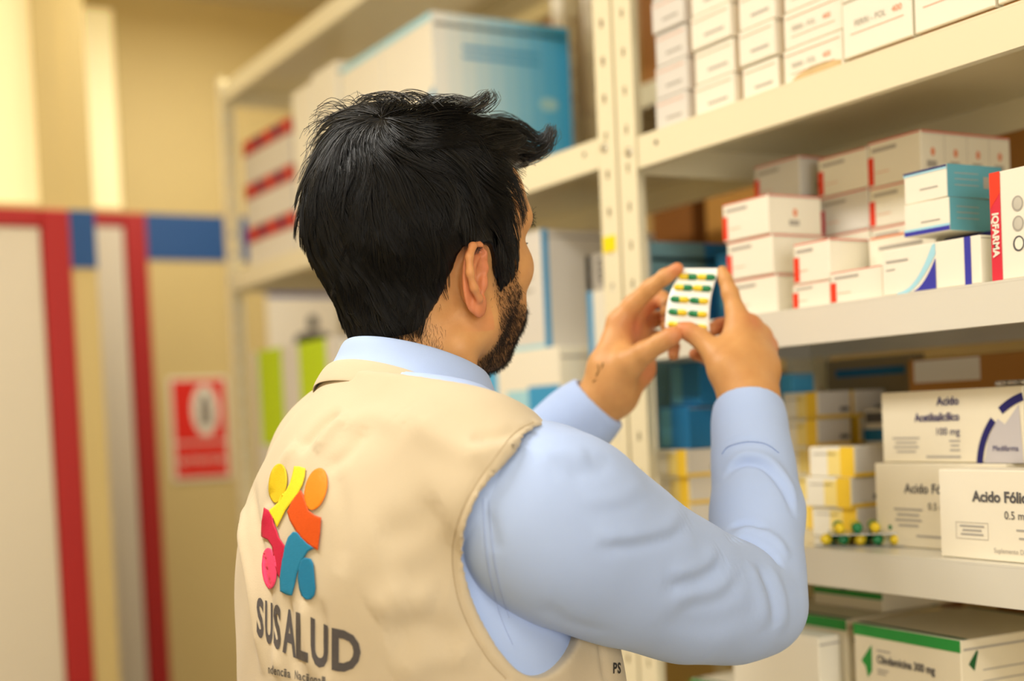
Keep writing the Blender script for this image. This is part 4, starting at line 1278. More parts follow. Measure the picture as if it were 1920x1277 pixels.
rad = np.linspace(1, 0.25, K_)[None] * (0.00028 + 0.00030 * rng.random(n_) ** 2)[:, None]
obj('hair_strands', tubes('strands', HB.w(HP.reshape(-1, 3)).reshape(HP.shape) - PO, rad), HAIRM, hair)['kind'] = 'stuff'
# loose curls standing out at the back of the head, the quiff and the cowlick
def curl(px, d0, d1, n=14):
    c = resample(np.array(px, float), 1e9 if False else max(4.0, 0.0001))
    s = np.linspace(0, len(c) - 1, n).astype(int)
    c = c[s]
    return np.array([P(x, y, d0 + (d1 - d0) * i / (n - 1)) for i, (x, y) in enumerate(c)])
CURLS = [
    [(660, 240), (632, 212), (604, 210), (582, 226)], [(655, 250), (625, 222), (596, 232), (578, 262)], [(648, 262), (612, 240), (586, 262), (572, 300)],
    [(640, 276), (606, 262), (582, 290), (571, 332)], [(632, 296), (600, 290), (577, 322), (568, 362)], [(622, 322), (594, 318), (574, 350), (566, 392)],
    [(612, 350), (584, 352), (566, 386), (568, 418)], [(602, 372), (574, 382), (560, 410), (570, 440)], [(672, 228), (650, 200), (622, 190), (596, 200)],
    [(668, 232), (640, 206), (612, 198), (588, 214)], [(690, 215), (672, 196), (652, 188), (634, 196)], [(645, 258), (612, 226), (584, 238), (566, 258)],
    [(635, 285), (602, 276), (574, 300), (562, 340)], [(616, 335), (588, 330), (566, 362), (558, 396)], [(690, 226), (690, 200), (678, 184), (664, 176)],
    [(650, 246), (640, 222), (618, 214), (590, 220)], [(640, 270), (620, 250), (596, 250), (574, 280)], [(628, 306), (600, 302), (580, 335), (576, 378)]]
CT = []
for c in CURLS:
    for _ in range(5):
        j = rng.normal(size=(len(c), 2)) * (3.0 + np.arange(len(c))[:, None] * 1.4)
        CT.append(curl(np.array(c, float) + j, 1.245 + 0.02 * rng.random(), 1.235 + 0.04 * rng.normal()))
QUIFF = [[(930, 250), (975, 262), (1012, 268), (1034, 252), (1036, 240)], [(925, 262), (972, 280), (1010, 282), (1032, 262), (1034, 248)],
         [(930, 240), (970, 245), (1000, 258), (1022, 254), (1030, 238)], [(920, 272), (965, 290), (1002, 292), (1026, 276), (1032, 258)],
         [(935, 228), (972, 236), (1002, 262), (1024, 262), (1036, 246)], [(915, 280), (958, 298), (990, 298), (1016, 288), (1030, 270)],
         [(910, 232), (950, 228), (985, 246), (1008, 262), (1028, 262)], [(905, 250), (948, 268), (985, 288), (1010, 286), (1028, 272)]]
for c in QUIFF:
    for _ in range(46):
        j = rng.normal(size=(1, 2)) * (9.0, 7.0) + rng.normal(size=(len(c), 2)) * 2.2
        CT.append(curl(np.array(c, float) + j * np.linspace(1, 0.55, len(c))[:, None], 1.285 + 0.022 * rng.normal(), 1.300 + 0.020 * rng.normal()))
COW = [[(880, 205), (902, 192), (912, 180), (918, 172)], [(890, 208), (910, 196), (922, 184), (920, 172)], [(860, 206), (886, 192), (902, 184), (912, 178)],
       [(740, 200), (716, 184), (690, 182), (668, 196)], [(770, 196), (740, 178), (708, 178), (680, 190)], [(820, 198), (800, 182), (770, 176), (738, 184)],
       [(800, 200), (830, 184), (862, 184), (890, 194)], [(700, 230), (728, 215), (740, 240), (736, 270)], [(690, 232), (716, 225), (726, 250), (720, 284)]]
for c in COW:
    for _ in range(26):
        j = rng.normal(size=(1, 2)) * (14.0, 5.0) + rng.normal(size=(len(c), 2)) * 2.0
        CT.append(curl(np.array(c, float) + j * np.linspace(1, 0.5, len(c))[:, None], 1.235 + 0.03 * rng.normal(), 1.230 + 0.03 * rng.normal()))
CT = np.array(CT)
rad = np.linspace(1, 0.3, CT.shape[1])[None] * np.full((len(CT), 1), 0.00050)
obj('loose_curls', tubes('curls', CT - PO, rad, 4), HAIRM, hair)['kind'] = 'stuff'
# ---- beard, brow and lashes
def face_hair(name, mask, n, length, drop, r, mm, cond=None):
    w = mask[HQ].mean(1)
    w = w / w.sum()
    fi = rng.choice(len(HQ), n, p=w)
    ww = rng.dirichlet((1, 1, 1, 1), n)
    r0 = (HV[HQ[fi]] * ww[..., None]).sum(1)
    N = (HN[HQ[fi]] * ww[..., None]).sum(1)
    K = 4
    pts = np.zeros((n, K, 3))
    p = r0 - N * 0.0006
    L = length * (0.6 + 0.7 * rng.random(n))
    dr = N * 0.55 + np.asarray(drop) + rng.normal(size=(n, 3)) * 0.28
    for k in range(K):
        pts[:, k] = p
        dr = dr + np.array([-0.05, 0, -0.18])
        p = p + dr / (np.linalg.norm(dr, axis=1)[:, None]) * (L / (K - 1))[:, None]
    rr = np.linspace(1, 0.3, K)[None] * np.full((n, 1), r)
    o = obj(name, tubes(name, HF.w(pts.reshape(-1, 3)).reshape(pts.shape) - PO, rr), mm, person)
    o['kind'] = 'stuff'
    return o
face_hair('beard', stub ** 1.5, 7000, 0.0058, (-0.1, 0, -0.7), 0.00024, BEARDM)
brow = np.exp(-((HV[:, 2] - 0.062) / 0.0045) ** 2) * (HV[:, 0] > 0.072) * (np.abs(HV[:, 1]) > 0.010) * (np.abs(HV[:, 1]) < 0.056)
face_hair('eyebrow_hair', brow, 900, 0.007, (-0.6, 0, 0.1), 0.00026, HAIRM)
LS = []
for s_ in (-1, 1):
    for i in range(26):
        t = i / 25.0
        y = s_ * (0.018 + 0.027 * t)
        p0 = np.array([0.0925 - 0.010 * t ** 2, y, 0.0375 + 0.002 * math.sin(t * 3)])
        LS.append([p0, p0 + np.array([0.004, s_ * 0.0008, -0.0012]), p0 + np.array([0.008, s_ * 0.002, -0.0005]), p0 + np.array([0.010, s_ * 0.003, 0.001])])
LS = np.array(LS)
obj('eyelashes', tubes('lashes', HF.w(LS.reshape(-1, 3)).reshape(LS.shape) - PO, np.tile(np.linspace(1, 0.3, 4) * 0.00032, (len(LS), 1))), HAIRM, person)['kind'] = 'stuff'
# short hair fading into the neck behind the ear
HH = HB.l(HF.w(HV))
napem = np.exp(-((HH[:, 0] + 0.045) / 0.016) ** 2) * (np.abs(HH[:, 1]) > 0.02) * np.exp(-((HH[:, 2] + 0.055) / 0.022) ** 2) * (HH[:, 0] < -0.02)
face_hair('nape_hair', napem, 1300, 0.008, (-0.2, 0, -0.9), 0.00016, HAIRM)
for s_ in (-1, 1):
    bm = bmesh.new()
    bmesh.ops.create_uvsphere(bm, u_segments=20, v_segments=12, radius=0.0122)
    o = obj('eyeball', bm_mesh('eye', bm, True), mat('eye_white', (225, 220, 210), 0.2, 0.5, noise=(20, 0.03)), person, tuple(HF.w((0.0835, s_ * 0.031, 0.036)) - PO))

# ---- torso (torso frame: x forward, y left, z up, origin at the base of the neck)
def torso_field(h, grow_=0.0):
    G = Field((-0.22, -0.27, -0.64), (0.22, 0.27, 0.09), h)
    g = grow_
    G.add(f_ell((0.010, 0, -0.215), (0.118 + g, 0.165 + g, 0.215 + g)), 0.03)
    G.add(f_ell((0.020, 0, -0.45), (0.125 + g, 0.160 + g, 0.26 + g)), 0.06)
    G.add(f_ell((-0.045, 0, -0.15), (0.078 + g, 0.140 + g, 0.125 + g)), 0.04)
    G.add(f_cone((0.012, 0, 0.02), (-0.012, 0, -0.10), 0.050 + g, 0.075 + g), 0.03)
    for s in (-1, 1):
        G.add(f_cone((0.002, s * 0.030, -0.006), (-0.006, s * 0.125, -0.072), 0.040 + g, 0.042 + g), 0.03)
        G.add(f_cone((-0.015, s * 0.110, -0.085), (-0.005, s * 0.160, -0.112), 0.052 + g, 0.056 + g), 0.03)
        G.add(f_ell((-0.062, s * 0.075, -0.17), (0.045 + g, 0.060 + g, 0.085 + g)), 0.03)
    return G
G = torso_field(0.004)
NC = P(782, 676, 1.238)            # centre of the collar ring at its upper edge
CF = Frame(NC, 38.0, 19.0)
G.cut(lambda p: (CF.l(TF.w(p.reshape(-1, 3))).reshape(p.shape)[..., 2] + 0.030).astype(np.float32), 0.004)
TV, TQ = G.net()
TV = relax(TV, TQ, 2)
tw = TF.w(TV)
# sleeves in world space
def sleeve(chains, lo_pad, h, cuts, k):
    pr = [(p, kk) for ch, kk in chains for p in chain_prims(ch)]
    lo = np.min([p[1] for p, _ in pr], 0) - 0.025
    hi = np.max([p[2] for p, _ in pr], 0) + 0.025
    Gs = Field(lo, hi, h)
    for p, kk in pr:
        Gs.add(p, kk)
    return Gs
def mm(px, d):
    return px * d / F_PX * 1000
SR = sleeve([
    ([(985, 935, 1.115, 55), (1012, 965, 1.10, 65), (1075, 1008, 1.125, 64), (1180, 1064, 1.165, 58), (1290, 1112, 1.21, 52), (1380, 1132, 1.25, 46)], 0.05),
    ([(1380, 1132, 1.25, 46), (1422, 1134, 1.27, 38)], 0.04),
    ([(1422, 1134, 1.27, 38), (1415, 1055, 1.295, 41), (1420, 960, 1.33, 41), (1412, 870, 1.365, 36), (1406, 815, 1.388, 31), (1404, 776, 1.402, 29.5), (1404, 764, 1.407, 29)], 0.028),
], 0, 0.0026, None, 0.03)
# open cuff end
cuff_ax = P(1403, 700, 1.432) - P(1408, 860, 1.370); cuff_ax /= np.linalg.norm(cuff_ax)
c_end = P(1404, 762, 1.408)
q_ = SR.pts((slice(None),) * 3)
SR.D = -smin(-SR.D, -(((q_ - c_end) @ cuff_ax).astype(np.float32)), 0.003)
SR.sub(f_cone(c_end - cuff_ax * 0.028, c_end + cuff_ax * 0.03, 0.0265, 0.0265), 0.002)
SV, SQ = SR.net()
SV = relax(SV, SQ, 2)
SL = sleeve([
    ([(640, 890, 1.345, 60), (700, 930, 1.38, 56), (800, 960, 1.44, 52), (890, 955, 1.50, 48)], 0.04),
    ([(890, 955, 1.50, 46), (980, 880, 1.515, 42), (1050, 822, 1.515, 36), (1092, 783, 1.510, 34), (1128, 752, 1.503, 33)], 0.03),
], 0, 0.0026, None, 0.03)
lc_ax = P(1150, 722, 1.498) - P(1060, 812, 1.515); lc_ax /= np.linalg.norm(lc_ax)
lc_end = P(1121, 750, 1.503)
q_ = SL.pts((slice(None),) * 3)
SL.D = -smin(-SL.D, -(((q_ - lc_end) @ lc_ax).astype(np.float32)), 0.003)
SL.sub(f_cone(lc_end - lc_ax * 0.035, lc_end + lc_ax * 0.03, 0.0300, 0.0305), 0.002)
SLV, SLQ = SL.net()
SLV = relax(SLV, SLQ, 2)
del q_
# folds of the near sleeve: ridges and valleys traced along the cloth
sb = bvh_of(SV, SQ)
SN = normals(SV, SQ)
def on_sleeve(px):
    return np.array([hit(sb, x, y) for x, y in resample(np.array(px, float), 6.0)])
SLEEVE_FOLDS = [  # pixel line, height in mm, width in mm
    ([(1105, 1010), (1180, 1006), (1250, 990), (1285, 960)], 2.6, 9), ([(1110, 1024), (1190, 1020), (1262, 1002), (1300, 975)], -2.4, 7),
    ([(1090, 945), (1150, 940), (1215, 912)], 1.3, 9), ([(1090, 958), (1160, 954), (1222, 926)], -1.2, 7),
    ([(1150, 860), (1120, 880), (1060, 890)], -1.2, 8), ([(1240, 1100), (1310, 1085), (1365, 1050)], -2.6, 9), ([(1250, 1082), (1310, 1066), (1352, 1032)], 2.4, 9),
    ([(1270, 1140), (1350, 1125), (1395, 1080)], -1.6, 10), ([(1260, 1122), (1340, 1105), (1385, 1065)], 1.3, 9),
    ([(1362, 1012), (1400, 1010), (1445, 1035), (1470, 1068)], -3.6, 4.5), ([(1372, 1000), (1412, 994), (1452, 1012), (1482, 1050)], 2.6, 7),
    ([(1364, 990), (1402, 982), (1440, 996)], -2.6, 5),
    ([(1360, 900), (1375, 877), (1405, 867), (1440, 880), (1475, 925), (1490, 975)], -3.4, 4.5), ([(1358, 885), (1378, 862), (1408, 853), (1445, 866), (1480, 910), (1494, 965)], 2.6, 6.5),
    ([(1400, 1050), (1425, 1110), (1436, 1180)], 1.8, 9), ([(1420, 1055), (1446, 1115), (1456, 1180)], -1.8, 6), ([(1440, 1055), (1464, 1110), (1474, 1180)], 1.5, 8),
    ([(1010, 1130), (1060, 1165), (1140, 1190)], -1.5, 10), ([(900, 960), (920, 985), (930, 1040)], -1.4, 7), ([(1000, 860), (1060, 850), (1110, 862)], 1.6, 10),
    ([(1230, 1160), (1330, 1170), (1420, 1150)], -1.6, 14), 
    ([(1355, 832), (1400, 822), (1452, 832)], -0.9, 2.2),
]
for px, a, w in SLEEVE_FOLDS:
    fold(SV, SN, on_sleeve(px), a * 1.4 / 1000, w / 1000)
sv = np.vstack([tw, SV, SLV])
sq = np.vstack([TQ, SQ + len(tw), SLQ + len(tw) + len(SV)])
shirt = pobj('shirt', sv, sq, SHIRT)

# ---- vest: looser shell over the torso, cut out at neck and arms
GV = torso_field(0.0028, 0.011)
GV.add(f_ell((0.112, -0.085, -0.30), (0.042, 0.060, 0.11)), 0.04)
GV.add(f_ell((-0.056, 0.03, -0.30), (0.088, 0.145, 0.20)), 0.05)
V0, Q0 = GV.net()
vb0 = bvh_of(TF.w(V0), Q0)
ARM_PX = [(1118, 842), (1090, 812), (1050, 797), (1018, 800), (985, 820), (950, 862), (914, 912), (890, 955), (877, 1005), (875, 1055), (884, 1110), (905, 1165), (938, 1220), (976, 1260), (1015, 1272), (1055, 1252), (1090, 1200), (1112, 1120), (1128, 1030), (1130, 930)]
arm3 = np.array([hit(vb0, x, y) for x, y in ARM_PX])
arm_l = TF.l(arm3)
poly = arm_l[:, [0, 2]]
poly = resample(np.vstack([poly, poly[:1]]), 0.006)
def poly_sd(x, z):
    d = np.full(x.shape, 1e9, np.float32)
    inside = np.zeros(x.shape, bool)
    for (a, b) in zip(poly[:-1], poly[1:]):
        e = b - a
        L = e @ e + 1e-12
        t = np.clip(((x - a[0]) * e[0] + (z - a[1]) * e[1]) / L, 0, 1)
        d = np.minimum(d, (x - a[0] - t * e[0]) ** 2 + (z - a[1] - t * e[1]) ** 2)
        c = ((a[1] <= z) != (b[1] <= z))
        with np.errstate(divide='ignore', invalid='ignore'):
            xi = a[0] + (z - a[1]) * (b[0] - a[0]) / (b[1] - a[1])
        inside ^= c & (x < xi)
    return np.where(inside, -np.sqrt(d), np.sqrt(d))
gx, gz = np.meshgrid(GV.ax[0], GV.ax[2], indexing='ij')
psd = poly_sd(gx, gz).astype(np.float32)
yy = np.abs(GV.ax[1])[None, :, None]
armcut = np.maximum(psd[:, None, :], 0.055 - yy)          # lateral prism on both sides
GV.D = -smin(-GV.D, armcut, 0.003)
qv = GV.pts((slice(None),) * 3)
# neck opening and hem
qc = CF.l(TF.w(qv.reshape(-1, 3))).reshape(qv.shape)
neck = (qc[..., 2] + 0.046 + 0.14 * qc[..., 0]).astype(np.float32)
GV.D = -smin(-GV.D, -neck, 0.004)
GV.D = -smin(-GV.D, (qv[..., 2] + 0.60).astype(np.float32), 0.004)
del qv
VV, VQ = GV.net()
VV = TF.w(relax(VV, VQ, 2, 0.4))
VN = normals(VV, VQ)
vb = bvh_of(VV, VQ)
def on_vest(px, off=0.0, step=6.0):
    return np.array([hit(vb, x, y, off) for x, y in resample(np.array(px, float), step)])
VEST_FOLDS = [
    ([(1124, 1190), (1130, 1235), (1136, 1277)], -1.6, 4),
    ([(760, 770), (830, 820), (900, 850), (960, 850)], 2.2, 14), ([(640, 800), (700, 780), (760, 800)], 1.6, 12),
    ([(560, 850), (600, 800), (640, 770)], -2.0, 8), ([(590, 850), (625, 800), (660, 778)], 1.8, 8), ([(600, 880), (650, 850), (690, 800)], -1.4, 8),
    ([(880, 830), (940, 820), (990, 800)], -2.0, 8), ([(870, 850), (930, 845), (985, 815)], 1.6, 8),
    ([(830, 940), (780, 990), (700, 1010)], -1.6, 16), ([(860, 1000), (800, 1080), (740, 1110)], -1.8, 18),
    ([(720, 1200), (800, 1180), (870, 1220)], -2.2, 16), ([(700, 1160), (760, 1120), (820, 1130)], 2.0, 16), ([(740, 1277), (830, 1230), (900, 1240)], 1.8, 14),
    ([(470, 900), (480, 1000), (500, 1110), (520, 1250)], -3.0, 8), ([(455, 930), (462, 1030), (480, 1130), (495, 1270)], 3.0, 8),
    ([(500, 1090), (510, 1180), (525, 1277)], 2.2, 6), ([(535, 1110), (548, 1200), (560, 1277)], -2.0, 6), ([(568, 1120), (576, 1200), (590, 1277)], 1.8, 6), ([(600, 1120), (605, 1180), (610, 1277)], -1.4, 6),
    ([(560, 830), (530, 870), (500, 930)], 1.6, 9), ([(620, 860), (640, 960), (640, 1080)], -1.2, 10),
]
for px, a, w in VEST_FOLDS:
    fold(VV, VN, on_vest(px), a * 2.2 / 1000, w / 1000)
# gentle unevenness of the cloth
VV += VN * (0.0009 * np.sin(VV @ np.array([38.0, 21.0, 46.0])) * np.sin(VV @ np.array([-25.0, 52.0, 17.0]) + 1.0))[:, None]
# binding seam round the armhole and below the neck band
SEAM_ARM = [(1000, 792), (965, 812), (925, 862), (885, 920), (862, 970), (850, 1020), (850, 1070), (860, 1125), (882, 1180), (915, 1235), (950, 1274)]
SEAM_NECK = [(622, 693), (655, 690), (700, 699), (750, 712), (800, 730)]
for s_ in (SEAM_ARM,):
    fold(VV, VN, on_vest(s_, 0, 3.0), -0.0016, 0.0026, False)
fold(VV, VN, on_vest([(x + 12, y + 3) for x, y in SEAM_ARM], 0, 3.0), 0.0013, 0.005, False)
vest = pobj('vest', VV, VQ, VEST)
vb = bvh_of(VV, VQ)
STITCH = mat('beige_thread', (176, 154, 116), 0.8, 0.2, noise=(90, 0.2))
def stitches(name, px, bvh, m, parent, step=5.0, r=0.00035, frac=0.62):
    c = resample(np.array(px, float), step)
    segs = []
    for a, b in zip(c[:-1], c[1:]):
        e = a + (b - a) * frac
        segs.append([hit(bvh, *a, 0.0003), hit(bvh, *((a + e) / 2), 0.0006), hit(bvh, *e, 0.0003)])
    S = np.array(segs)
    o = obj(name, tubes(name, S - PO, np.full(S.shape[:2], r), 4), m, parent)
    o['kind'] = 'stuff'
    return o
stitches('armhole_stitching', SEAM_ARM, vb, STITCH, vest)
sb2 = bvh_of(sv, sq)
SHT = mat('blue_thread', (172, 190, 228), 0.8, 0.2, noise=(90, 0.2))
stitches('cuff_stitching', [(1354, 852), (1366, 838), (1400, 829), (1436, 833), (1461, 850)], sb2, mat('cuff_thread', (140, 164, 212), 0.8, 0.2, noise=(90, 0.2)), shirt, 6.0, 0.0005, 0.9)
stitches('shoulder_stitching', [(905, 935), (908, 990), (914, 1050), (926, 1110), (942, 1165), (962, 1210)], sb2, SHT, shirt, 5.0)
stitches('shoulder_stitching', [(917, 940), (920, 995), (927, 1052), (939, 1108), (955, 1160)], sb2, SHT, shirt, 5.0)

# ---- collar and neck band
def ring_band(name, rings, m, thick, parent, a0=0, a1=360, n=72):
    """rings: list of functions angle -> world point; angle 0 = forward, 90 = left"""
    A = np.radians(np.linspace(a0, a1, n))
    V = np.array([[r(a) for a in A] for r in rings])
    k = len(rings)
    v = V.reshape(-1, 3) - PO
    f = [(i * n + j, i * n + j + 1, (i + 1) * n + j + 1, (i + 1) * n + j) for i in range(k - 1) for j in range(n - 1)]
    me = mesh_from(name, v, f, True)
    o = obj(name, me, m, parent)
    sd = o.modifiers.new('thickness', 'SOLIDIFY'); sd.thickness = thick; sd.offset = 0.0
    ss = o.modifiers.new('smooth', 'SUBSURF'); ss.levels = ss.render_levels = 2
    return o
def cring(rx, ry, z, x0=0.0, dip=0.0):
    return lambda a: CF.w((x0 + rx * math.cos(a), ry * math.sin(a), z + dip * math.cos(a)))
ring_band('shirt_collar', [cring(0.064, 0.062, -0.020), cring(0.0655, 0.0635, -0.004), cring(0.068, 0.0655, 0.001), cring(0.0715, 0.069, -0.004), cring(0.077, 0.077, -0.020, 0.005), cring(0.089, 0.0935, -0.042, 0.012, -0.012)], SHIRT, 0.0014, shirt, 24, 336)
ring_band('neck_band', [cring(0.078, 0.081, -0.038, 0.006, -0.012), cring(0.085, 0.088, -0.036, 0.008, -0.012), cring(0.0900, 0.0935, -0.044, 0.009, -0.012), cring(0.0945, 0.0985, -0.060, 0.010, -0.012)], VEST, 0.002, vest, 60, 300)

# ---- embroidery on the back of the vest
def embroider(name, pts, rgb, off=0.0016, maxpx=5.0):
    bm = bmesh.new()
    c = np.array(pts, float)
    vs = [bm.verts.new((p[0], p[1], 0)) for p in c]
    bm.faces.new(vs)
    bmesh.ops.triangulate(bm, faces=bm.faces)
    for _ in range(7):
        es = [e for e in bm.edges if e.calc_length() > maxpx]
        if not es:
            break
        bmesh.ops.subdivide_edges(bm, edges=es, cuts=1, use_grid_fill=False)
        bmesh.ops.triangulate(bm, faces=bm.faces)
    for v in bm.verts:
        v.co = Vector(hit(vb, v.co.x, v.co.y, off) - PO)
    me = bpy.data.meshes.new(name)
    bm.to_mesh(me)
    bm.free()
    me.shade_smooth()
    o = obj(name, me, mat('thread_%d_%d_%d' % rgb, rgb, 0.6, 0.3, noise=(240, 0.08), bump=(900, 0.25, 0.001)), vest)
    sd = o.modifiers.new('thickness', 'SOLIDIFY'); sd.thickness = 0.0006; sd.offset = 0.0
    return o
def zp(pts):
    return [(440 + x * 0.3423, 840 + y * 0.3423) for x, y in pts]
def oval(cx, cy, rx, ry, tilt, n=30):
    t = math.radians(tilt)
    out = []
    for i in range(n):
        a = 2 * math.pi * i / n
        x, y = rx * math.cos(a), ry * math.sin(a)
        out.append((cx + x * math.cos(t) - y * math.sin(t), cy + x * math.sin(t) + y * math.cos(t)))
    return out
FIG = 'embroidered_figure'
embroider(FIG, zp(oval(245, 195, 49, 108, 7)), (222, 190, 30))
embroider(FIG, zp([(335, 103), (365, 104), (395, 114), (391, 160), (378, 205), (352, 258), (318, 300), (285, 345), (258, 400), (240, 436), (222, 390), (195, 345), (222, 325), (248, 300), (262, 262), (290, 238), (312, 195), (325, 150)]), (252, 218, 46))
embroider(FIG, zp(oval(452, 228, 58, 116, 13)), (250, 138, 28))
embroider(FIG, zp([(371, 234), (386, 262), (400, 305), (414, 345), (445, 368), (481, 382), (475, 470), (463, 560), (420, 535), (380, 500), (345, 455), (312, 400), (297, 352), (320, 300), (345, 262)]), (214, 82, 18))
embroider(FIG, zp([(170, 330), (200, 347), (215, 372), (222, 410), (238, 448), (250, 490), (285, 540), (272, 610), (262, 660), (255, 712), (242, 690), (232, 650), (222, 600), (214, 540), (192, 505), (155, 486), (158, 400)]), (196, 30, 66))
embroider(FIG, zp(oval(197, 660, 42, 112, -2)), (244, 72, 116))
embroider(FIG, zp([(330, 459), (352, 463), (376, 492), (405, 522), (445, 548), (408, 568), (388, 598), (366, 640), (348, 690), (338, 740), (321, 808), (288, 800), (258, 785), (256, 712), (268, 620), (284, 540), (302, 490)]), (34, 128, 168))
embroider(FIG, zp([(392, 600), (425, 606), (438, 632), (444, 690), (450, 770), (444, 806), (425, 828), (400, 832), (376, 812), (362, 770), (355, 715), (360, 660), (372, 620)]), (26, 120, 162))
# lettering: laid along the back, squeezed where the cloth turns away
def stitched_text(body, cols, top_fn, rgb, bold):
    """cols: list of (char, left px, right px); top_fn(px) -> (y of cap height, y of baseline)"""
    for ch, x0, x1 in cols:
        me = text_mesh(ch, 1.0, 'LEFT', bold)
        co = np.array([v.co[:2] for v in me.vertices])
        if not len(co):
            continue
        mn, mx = co.min(0), co.max(0)
        bm = bmesh.new()
        bm.from_mesh(me)
        bmesh.ops.triangulate(bm, faces=bm.faces)
        for _ in range(3):
            es = [e for e in bm.edges if e.calc_length() > 0.16]
            if not es:
                break
            bmesh.ops.subdivide_edges(bm, edges=es, cuts=1)
            bmesh.ops.triangulate(bm, faces=bm.faces)
        for v in bm.verts:
            u = (v.co.x - mn[0]) / (mx[0] - mn[0] + 1e-9)
            t = v.co.y / 0.70
            px = x0 + u * (x1 - x0)
            yt, yb = top_fn(px)
            v.co = Vector(hit(vb, px, yb + (yt - yb) * t, 0.0007) - PO)
        bm.to_mesh(me)
        bm.free()
        obj('embroidered_letter', me, mat('thread_%d_%d_%d' % rgb, rgb, 0.5, 0.4, noise=(300, 0.15), bump=(900, 0.3, 0.001)), vest)
BIGT = lambda x: (np.interp(x, [480, 532, 582, 621, 676], [1120, 1141, 1158, 1178, 1190]), np.interp(x, [480, 512, 545, 600, 640, 676], [1186, 1208, 1226, 1247, 1256, 1254]))
stitched_text('SUSALUD', [('S', 482, 495), ('U', 498, 512), ('S', 514, 527), ('A', 531, 556), ('L', 556, 578), ('U', 583, 616), ('D', 623, 677)], BIGT, (84, 80, 82), 0.035)
SM = 'Superintendencia Nacional de Salud'
xs = [504 + 170 * (i / 24.0) ** 1.12 for i in range(25)]
SMALL = lambda x: (1246 + (x - 505) * 0.22, 1262 + (x - 505) * 0.22)
stitched_text(SM, [(SM[9 + i], xs[i], xs[i + 1] - 1.2) for i in range(17) if SM[9 + i] != ' '], SMALL, (104, 98, 92), 0.02)
stitched_text('PS', [('P', 1149, 1156), ('S', 1157, 1163)], lambda x: (1243, 1262), (50, 46, 44), 0.03)
# ---- trousers and shoes below the frame
GT = Field((-0.25, -0.25, -1.50), (0.30, 0.25, -0.50), 0.008)
zf = -T0[2]
GT.add(f_ell((0.01, 0, -0.66), (0.125, 0.165, 0.13)), 0.04)
for s_ in (-1, 1):
    GT.add(f_cone((0.0, s_ * 0.085, -0.70), (0.01, s_ * 0.095, -1.02), 0.085, 0.068), 0.04)
    GT.add(f_cone((0.01, s_ * 0.095, -1.02), (-0.01, s_ * 0.10, zf + 0.06), 0.066, 0.056), 0.03)
pv, pq = GT.net()
pobj('trousers', TF.w(relax(pv, pq, 2)), pq, PANTS)
for s_ in (-1, 1):
    GS = Field((-0.12, s_ * 0.10 - 0.08, zf), (0.24, s_ * 0.10 + 0.08, zf + 0.14), 0.006)
    GS.add(f_cone((-0.05, s_ * 0.10, zf + 0.042), (0.15, s_ * 0.108, zf + 0.036), 0.038, 0.034), 0.03)
    GS.add(f_cone((-0.02, s_ * 0.10, zf + 0.06), (-0.01, s_ * 0.10, zf + 0.10), 0.042, 0.044), 0.03)
    GS.cut(lambda p: zf + 0.008 - p[..., 2], 0.004)
    kv, kq = GS.net()
    kv[:, 2] = np.maximum(kv[:, 2] - 0.008, zf + 0.0005)
    pobj('shoe', TF.w(kv), kq, SHOEM)

# ------------------------------------------------------------------ capsule blisters
CAP_Y = mat('yellow_capsule', (238, 206, 40), 0.25, 0.5, noise=(40, 0.04))
CAP_G = mat('green_capsule', (26, 128, 74), 0.25, 0.5, noise=(40, 0.05))
FOIL_W = mat('white_blister_foil', (252, 252, 246), 0.35, 0.5, noise=(40, 0.02), bump=(500, 0.1, 0.001))
FOIL_S = mat('silver_blister_foil', (196, 198, 196), 0.25, 0.5, metal=0.6, noise=(60, 0.08), bump=(400, 0.2, 0.001))
def capsule_mesh(L, r, flip):
    """lying along x, two coloured halves"""
    n, prof = 12, []
    for i in range(5):
        a = math.pi / 2 * i / 4
        prof.append((-L / 2 + r - r * math.cos(a), r * math.sin(a) * 0.97))
    prof += [(0.0, r * 0.97), (0.0, r), ]
    for i in range(5):
        a = math.pi / 2 * i / 4
        prof.append((L / 2 - r + r * math.sin(a), r * math.cos(a)))
    v, f, mi = [], [], []
    for (x, q) in prof:
        for j in range(n):
            t = 2 * math.pi * j / n
            v.append((x, q * math.cos(t), q * math.sin(t)))
    for i in range(len(prof) - 1):
        for j in range(n):
            f.append((i * n + j, i * n + (j + 1) % n, (i + 1) * n + (j + 1) % n, (i + 1) * n + j))
            mi.append(0 if i < 6 else 1)
    me = mesh_from('capsule', v, f, True)
    a, b = (CAP_Y, CAP_G) if not flip else (CAP_G, CAP_Y)
    me.materials.append(a)
    me.materials.append(b)
    me.polygons.foreach_set('material_index', mi)
    bm = bmesh.new(); bm.from_mesh(me)
    bmesh.ops.recalc_face_normals(bm, faces=bm.faces)
    bm.to_mesh(me); bm.free()
    return me
CAPL = [capsule_mesh(0.0200, 0.0052, False), capsule_mesh(0.0200, 0.0052, True)]
CAPS = [capsule_mesh(0.0185, 0.0036, False), capsule_mesh(0.0185, 0.0036, True)]
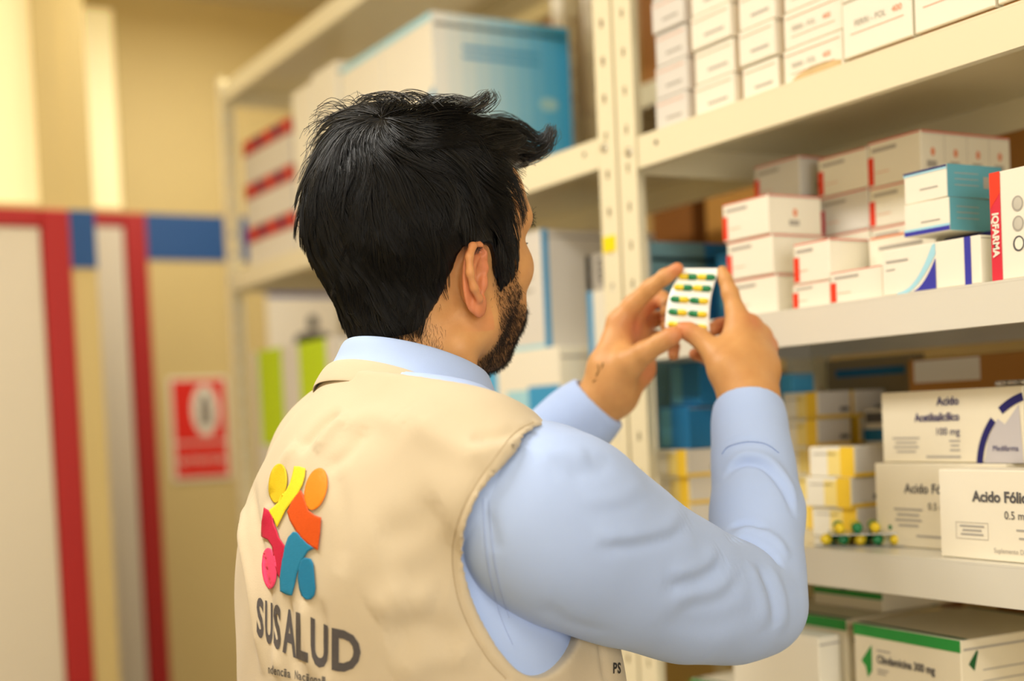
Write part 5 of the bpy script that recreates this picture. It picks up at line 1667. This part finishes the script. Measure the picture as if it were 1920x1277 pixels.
# held blister: curved sheet from its four corners
TLc, TRc, BLc, BRc = P(1281, 503, 1.468), P(1350, 503, 1.462), P(1247, 616, 1.455), P(1331, 626, 1.451)
def sheet(u, v, lift=0.0):
    p = (TLc * (1 - u) + TRc * u) * (1 - v) + (BLc * (1 - u) + BRc * u) * v
    n = np.cross(TRc - TLc, BLc - TLc); n /= np.linalg.norm(n)
    if n @ FWD > 0:
        n = -n
    side = (TRc - TLc) / np.linalg.norm(TRc - TLc)
    return p + n * (0.005 * math.sin(math.pi * v) + lift) - side * 0.0055 * math.sin(math.pi * v) * (1 - 0.2 * u)
nu, nv = 12, 24
Vb = [sheet(i / nu, j / nv) - TLc for j in range(nv + 1) for i in range(nu + 1)]
Fb = [(j * (nu + 1) + i, j * (nu + 1) + i + 1, (j + 1) * (nu + 1) + i + 1, (j + 1) * (nu + 1) + i) for j in range(nv) for i in range(nu)]
bl = tag(obj('capsule_blister', mesh_from('foil', Vb, Fb, True), FOIL_W, None, tuple(TLc)), 'white blister strip of yellow and green capsules held between both hands', 'blister pack')
md = bl.modifiers.new('thickness', 'SOLIDIFY'); md.thickness = 0.0006; md.offset = 0
for r_, (vv, pat) in enumerate(zip((0.16, 0.345, 0.54, 0.74, 0.93), ((0, 0), (0, 0), (1, 1), (1, 1), (1, 1)))):
    for ci, u in enumerate((0.27, 0.73)):
        flip = pat[ci] if not (r_ in (2, 3, 4) and ci == 0) else 0
        p = sheet(u, vv, 0.0012)
        ex = sheet(u + 0.05, vv, 0.0012) - sheet(u - 0.05, vv, 0.0012); ex /= np.linalg.norm(ex)
        ey = sheet(u, min(1, vv + 0.03)) - sheet(u, vv - 0.03); ey /= np.linalg.norm(ey)
        ez = np.cross(ex, ey); ez /= np.linalg.norm(ez); ey = np.cross(ez, ex)
        o = obj('capsule', CAPS[(0, 0, 1, 1, 0)[r_] if ci == 0 else (0, 0, 1, 1, 1)[r_]], None, bl)
        mt = Matrix.Identity(4)
        for i in range(3):
            mt[i][0], mt[i][1], mt[i][2], mt[i][3] = ex[i] * 1.15, ey[i], ez[i], p[i] - TLc[i]
        o.matrix_local = mt
# loose blisters lying in a pile on the low shelf
def loose_blister(label, x, y, z, rz, tilt):
    e = tag(obj('capsule_blister', box_mesh('foil', -0.027, 0.027, -0.042, 0.042, 0.0, 0.0006), FOIL_S, None, (x, y, z)), label, 'blister pack', 'loose blisters on the low shelf')
    e.rotation_euler = (tilt, 0, rz)
    e.scale = (1.2, 1.2, 1.2)
    for r_ in range(5):
        for ci in range(2):
            obj('capsule', CAPL[(r_ + ci) % 2], None, e, (-0.0125 + 0.025 * ci, -0.033 + r_ * 0.0165, 0.0058))
    return e
loose_blister('bottom silver blister of green and yellow capsules lying on the low shelf', 1.116, 1.132, Z_LOW + 0.0008, 0.55, 0.0)
loose_blister('topmost silver blister of green and yellow capsules in the loose pile', 1.122, 1.122, Z_LOW + 0.0145, 0.85, 0.0)
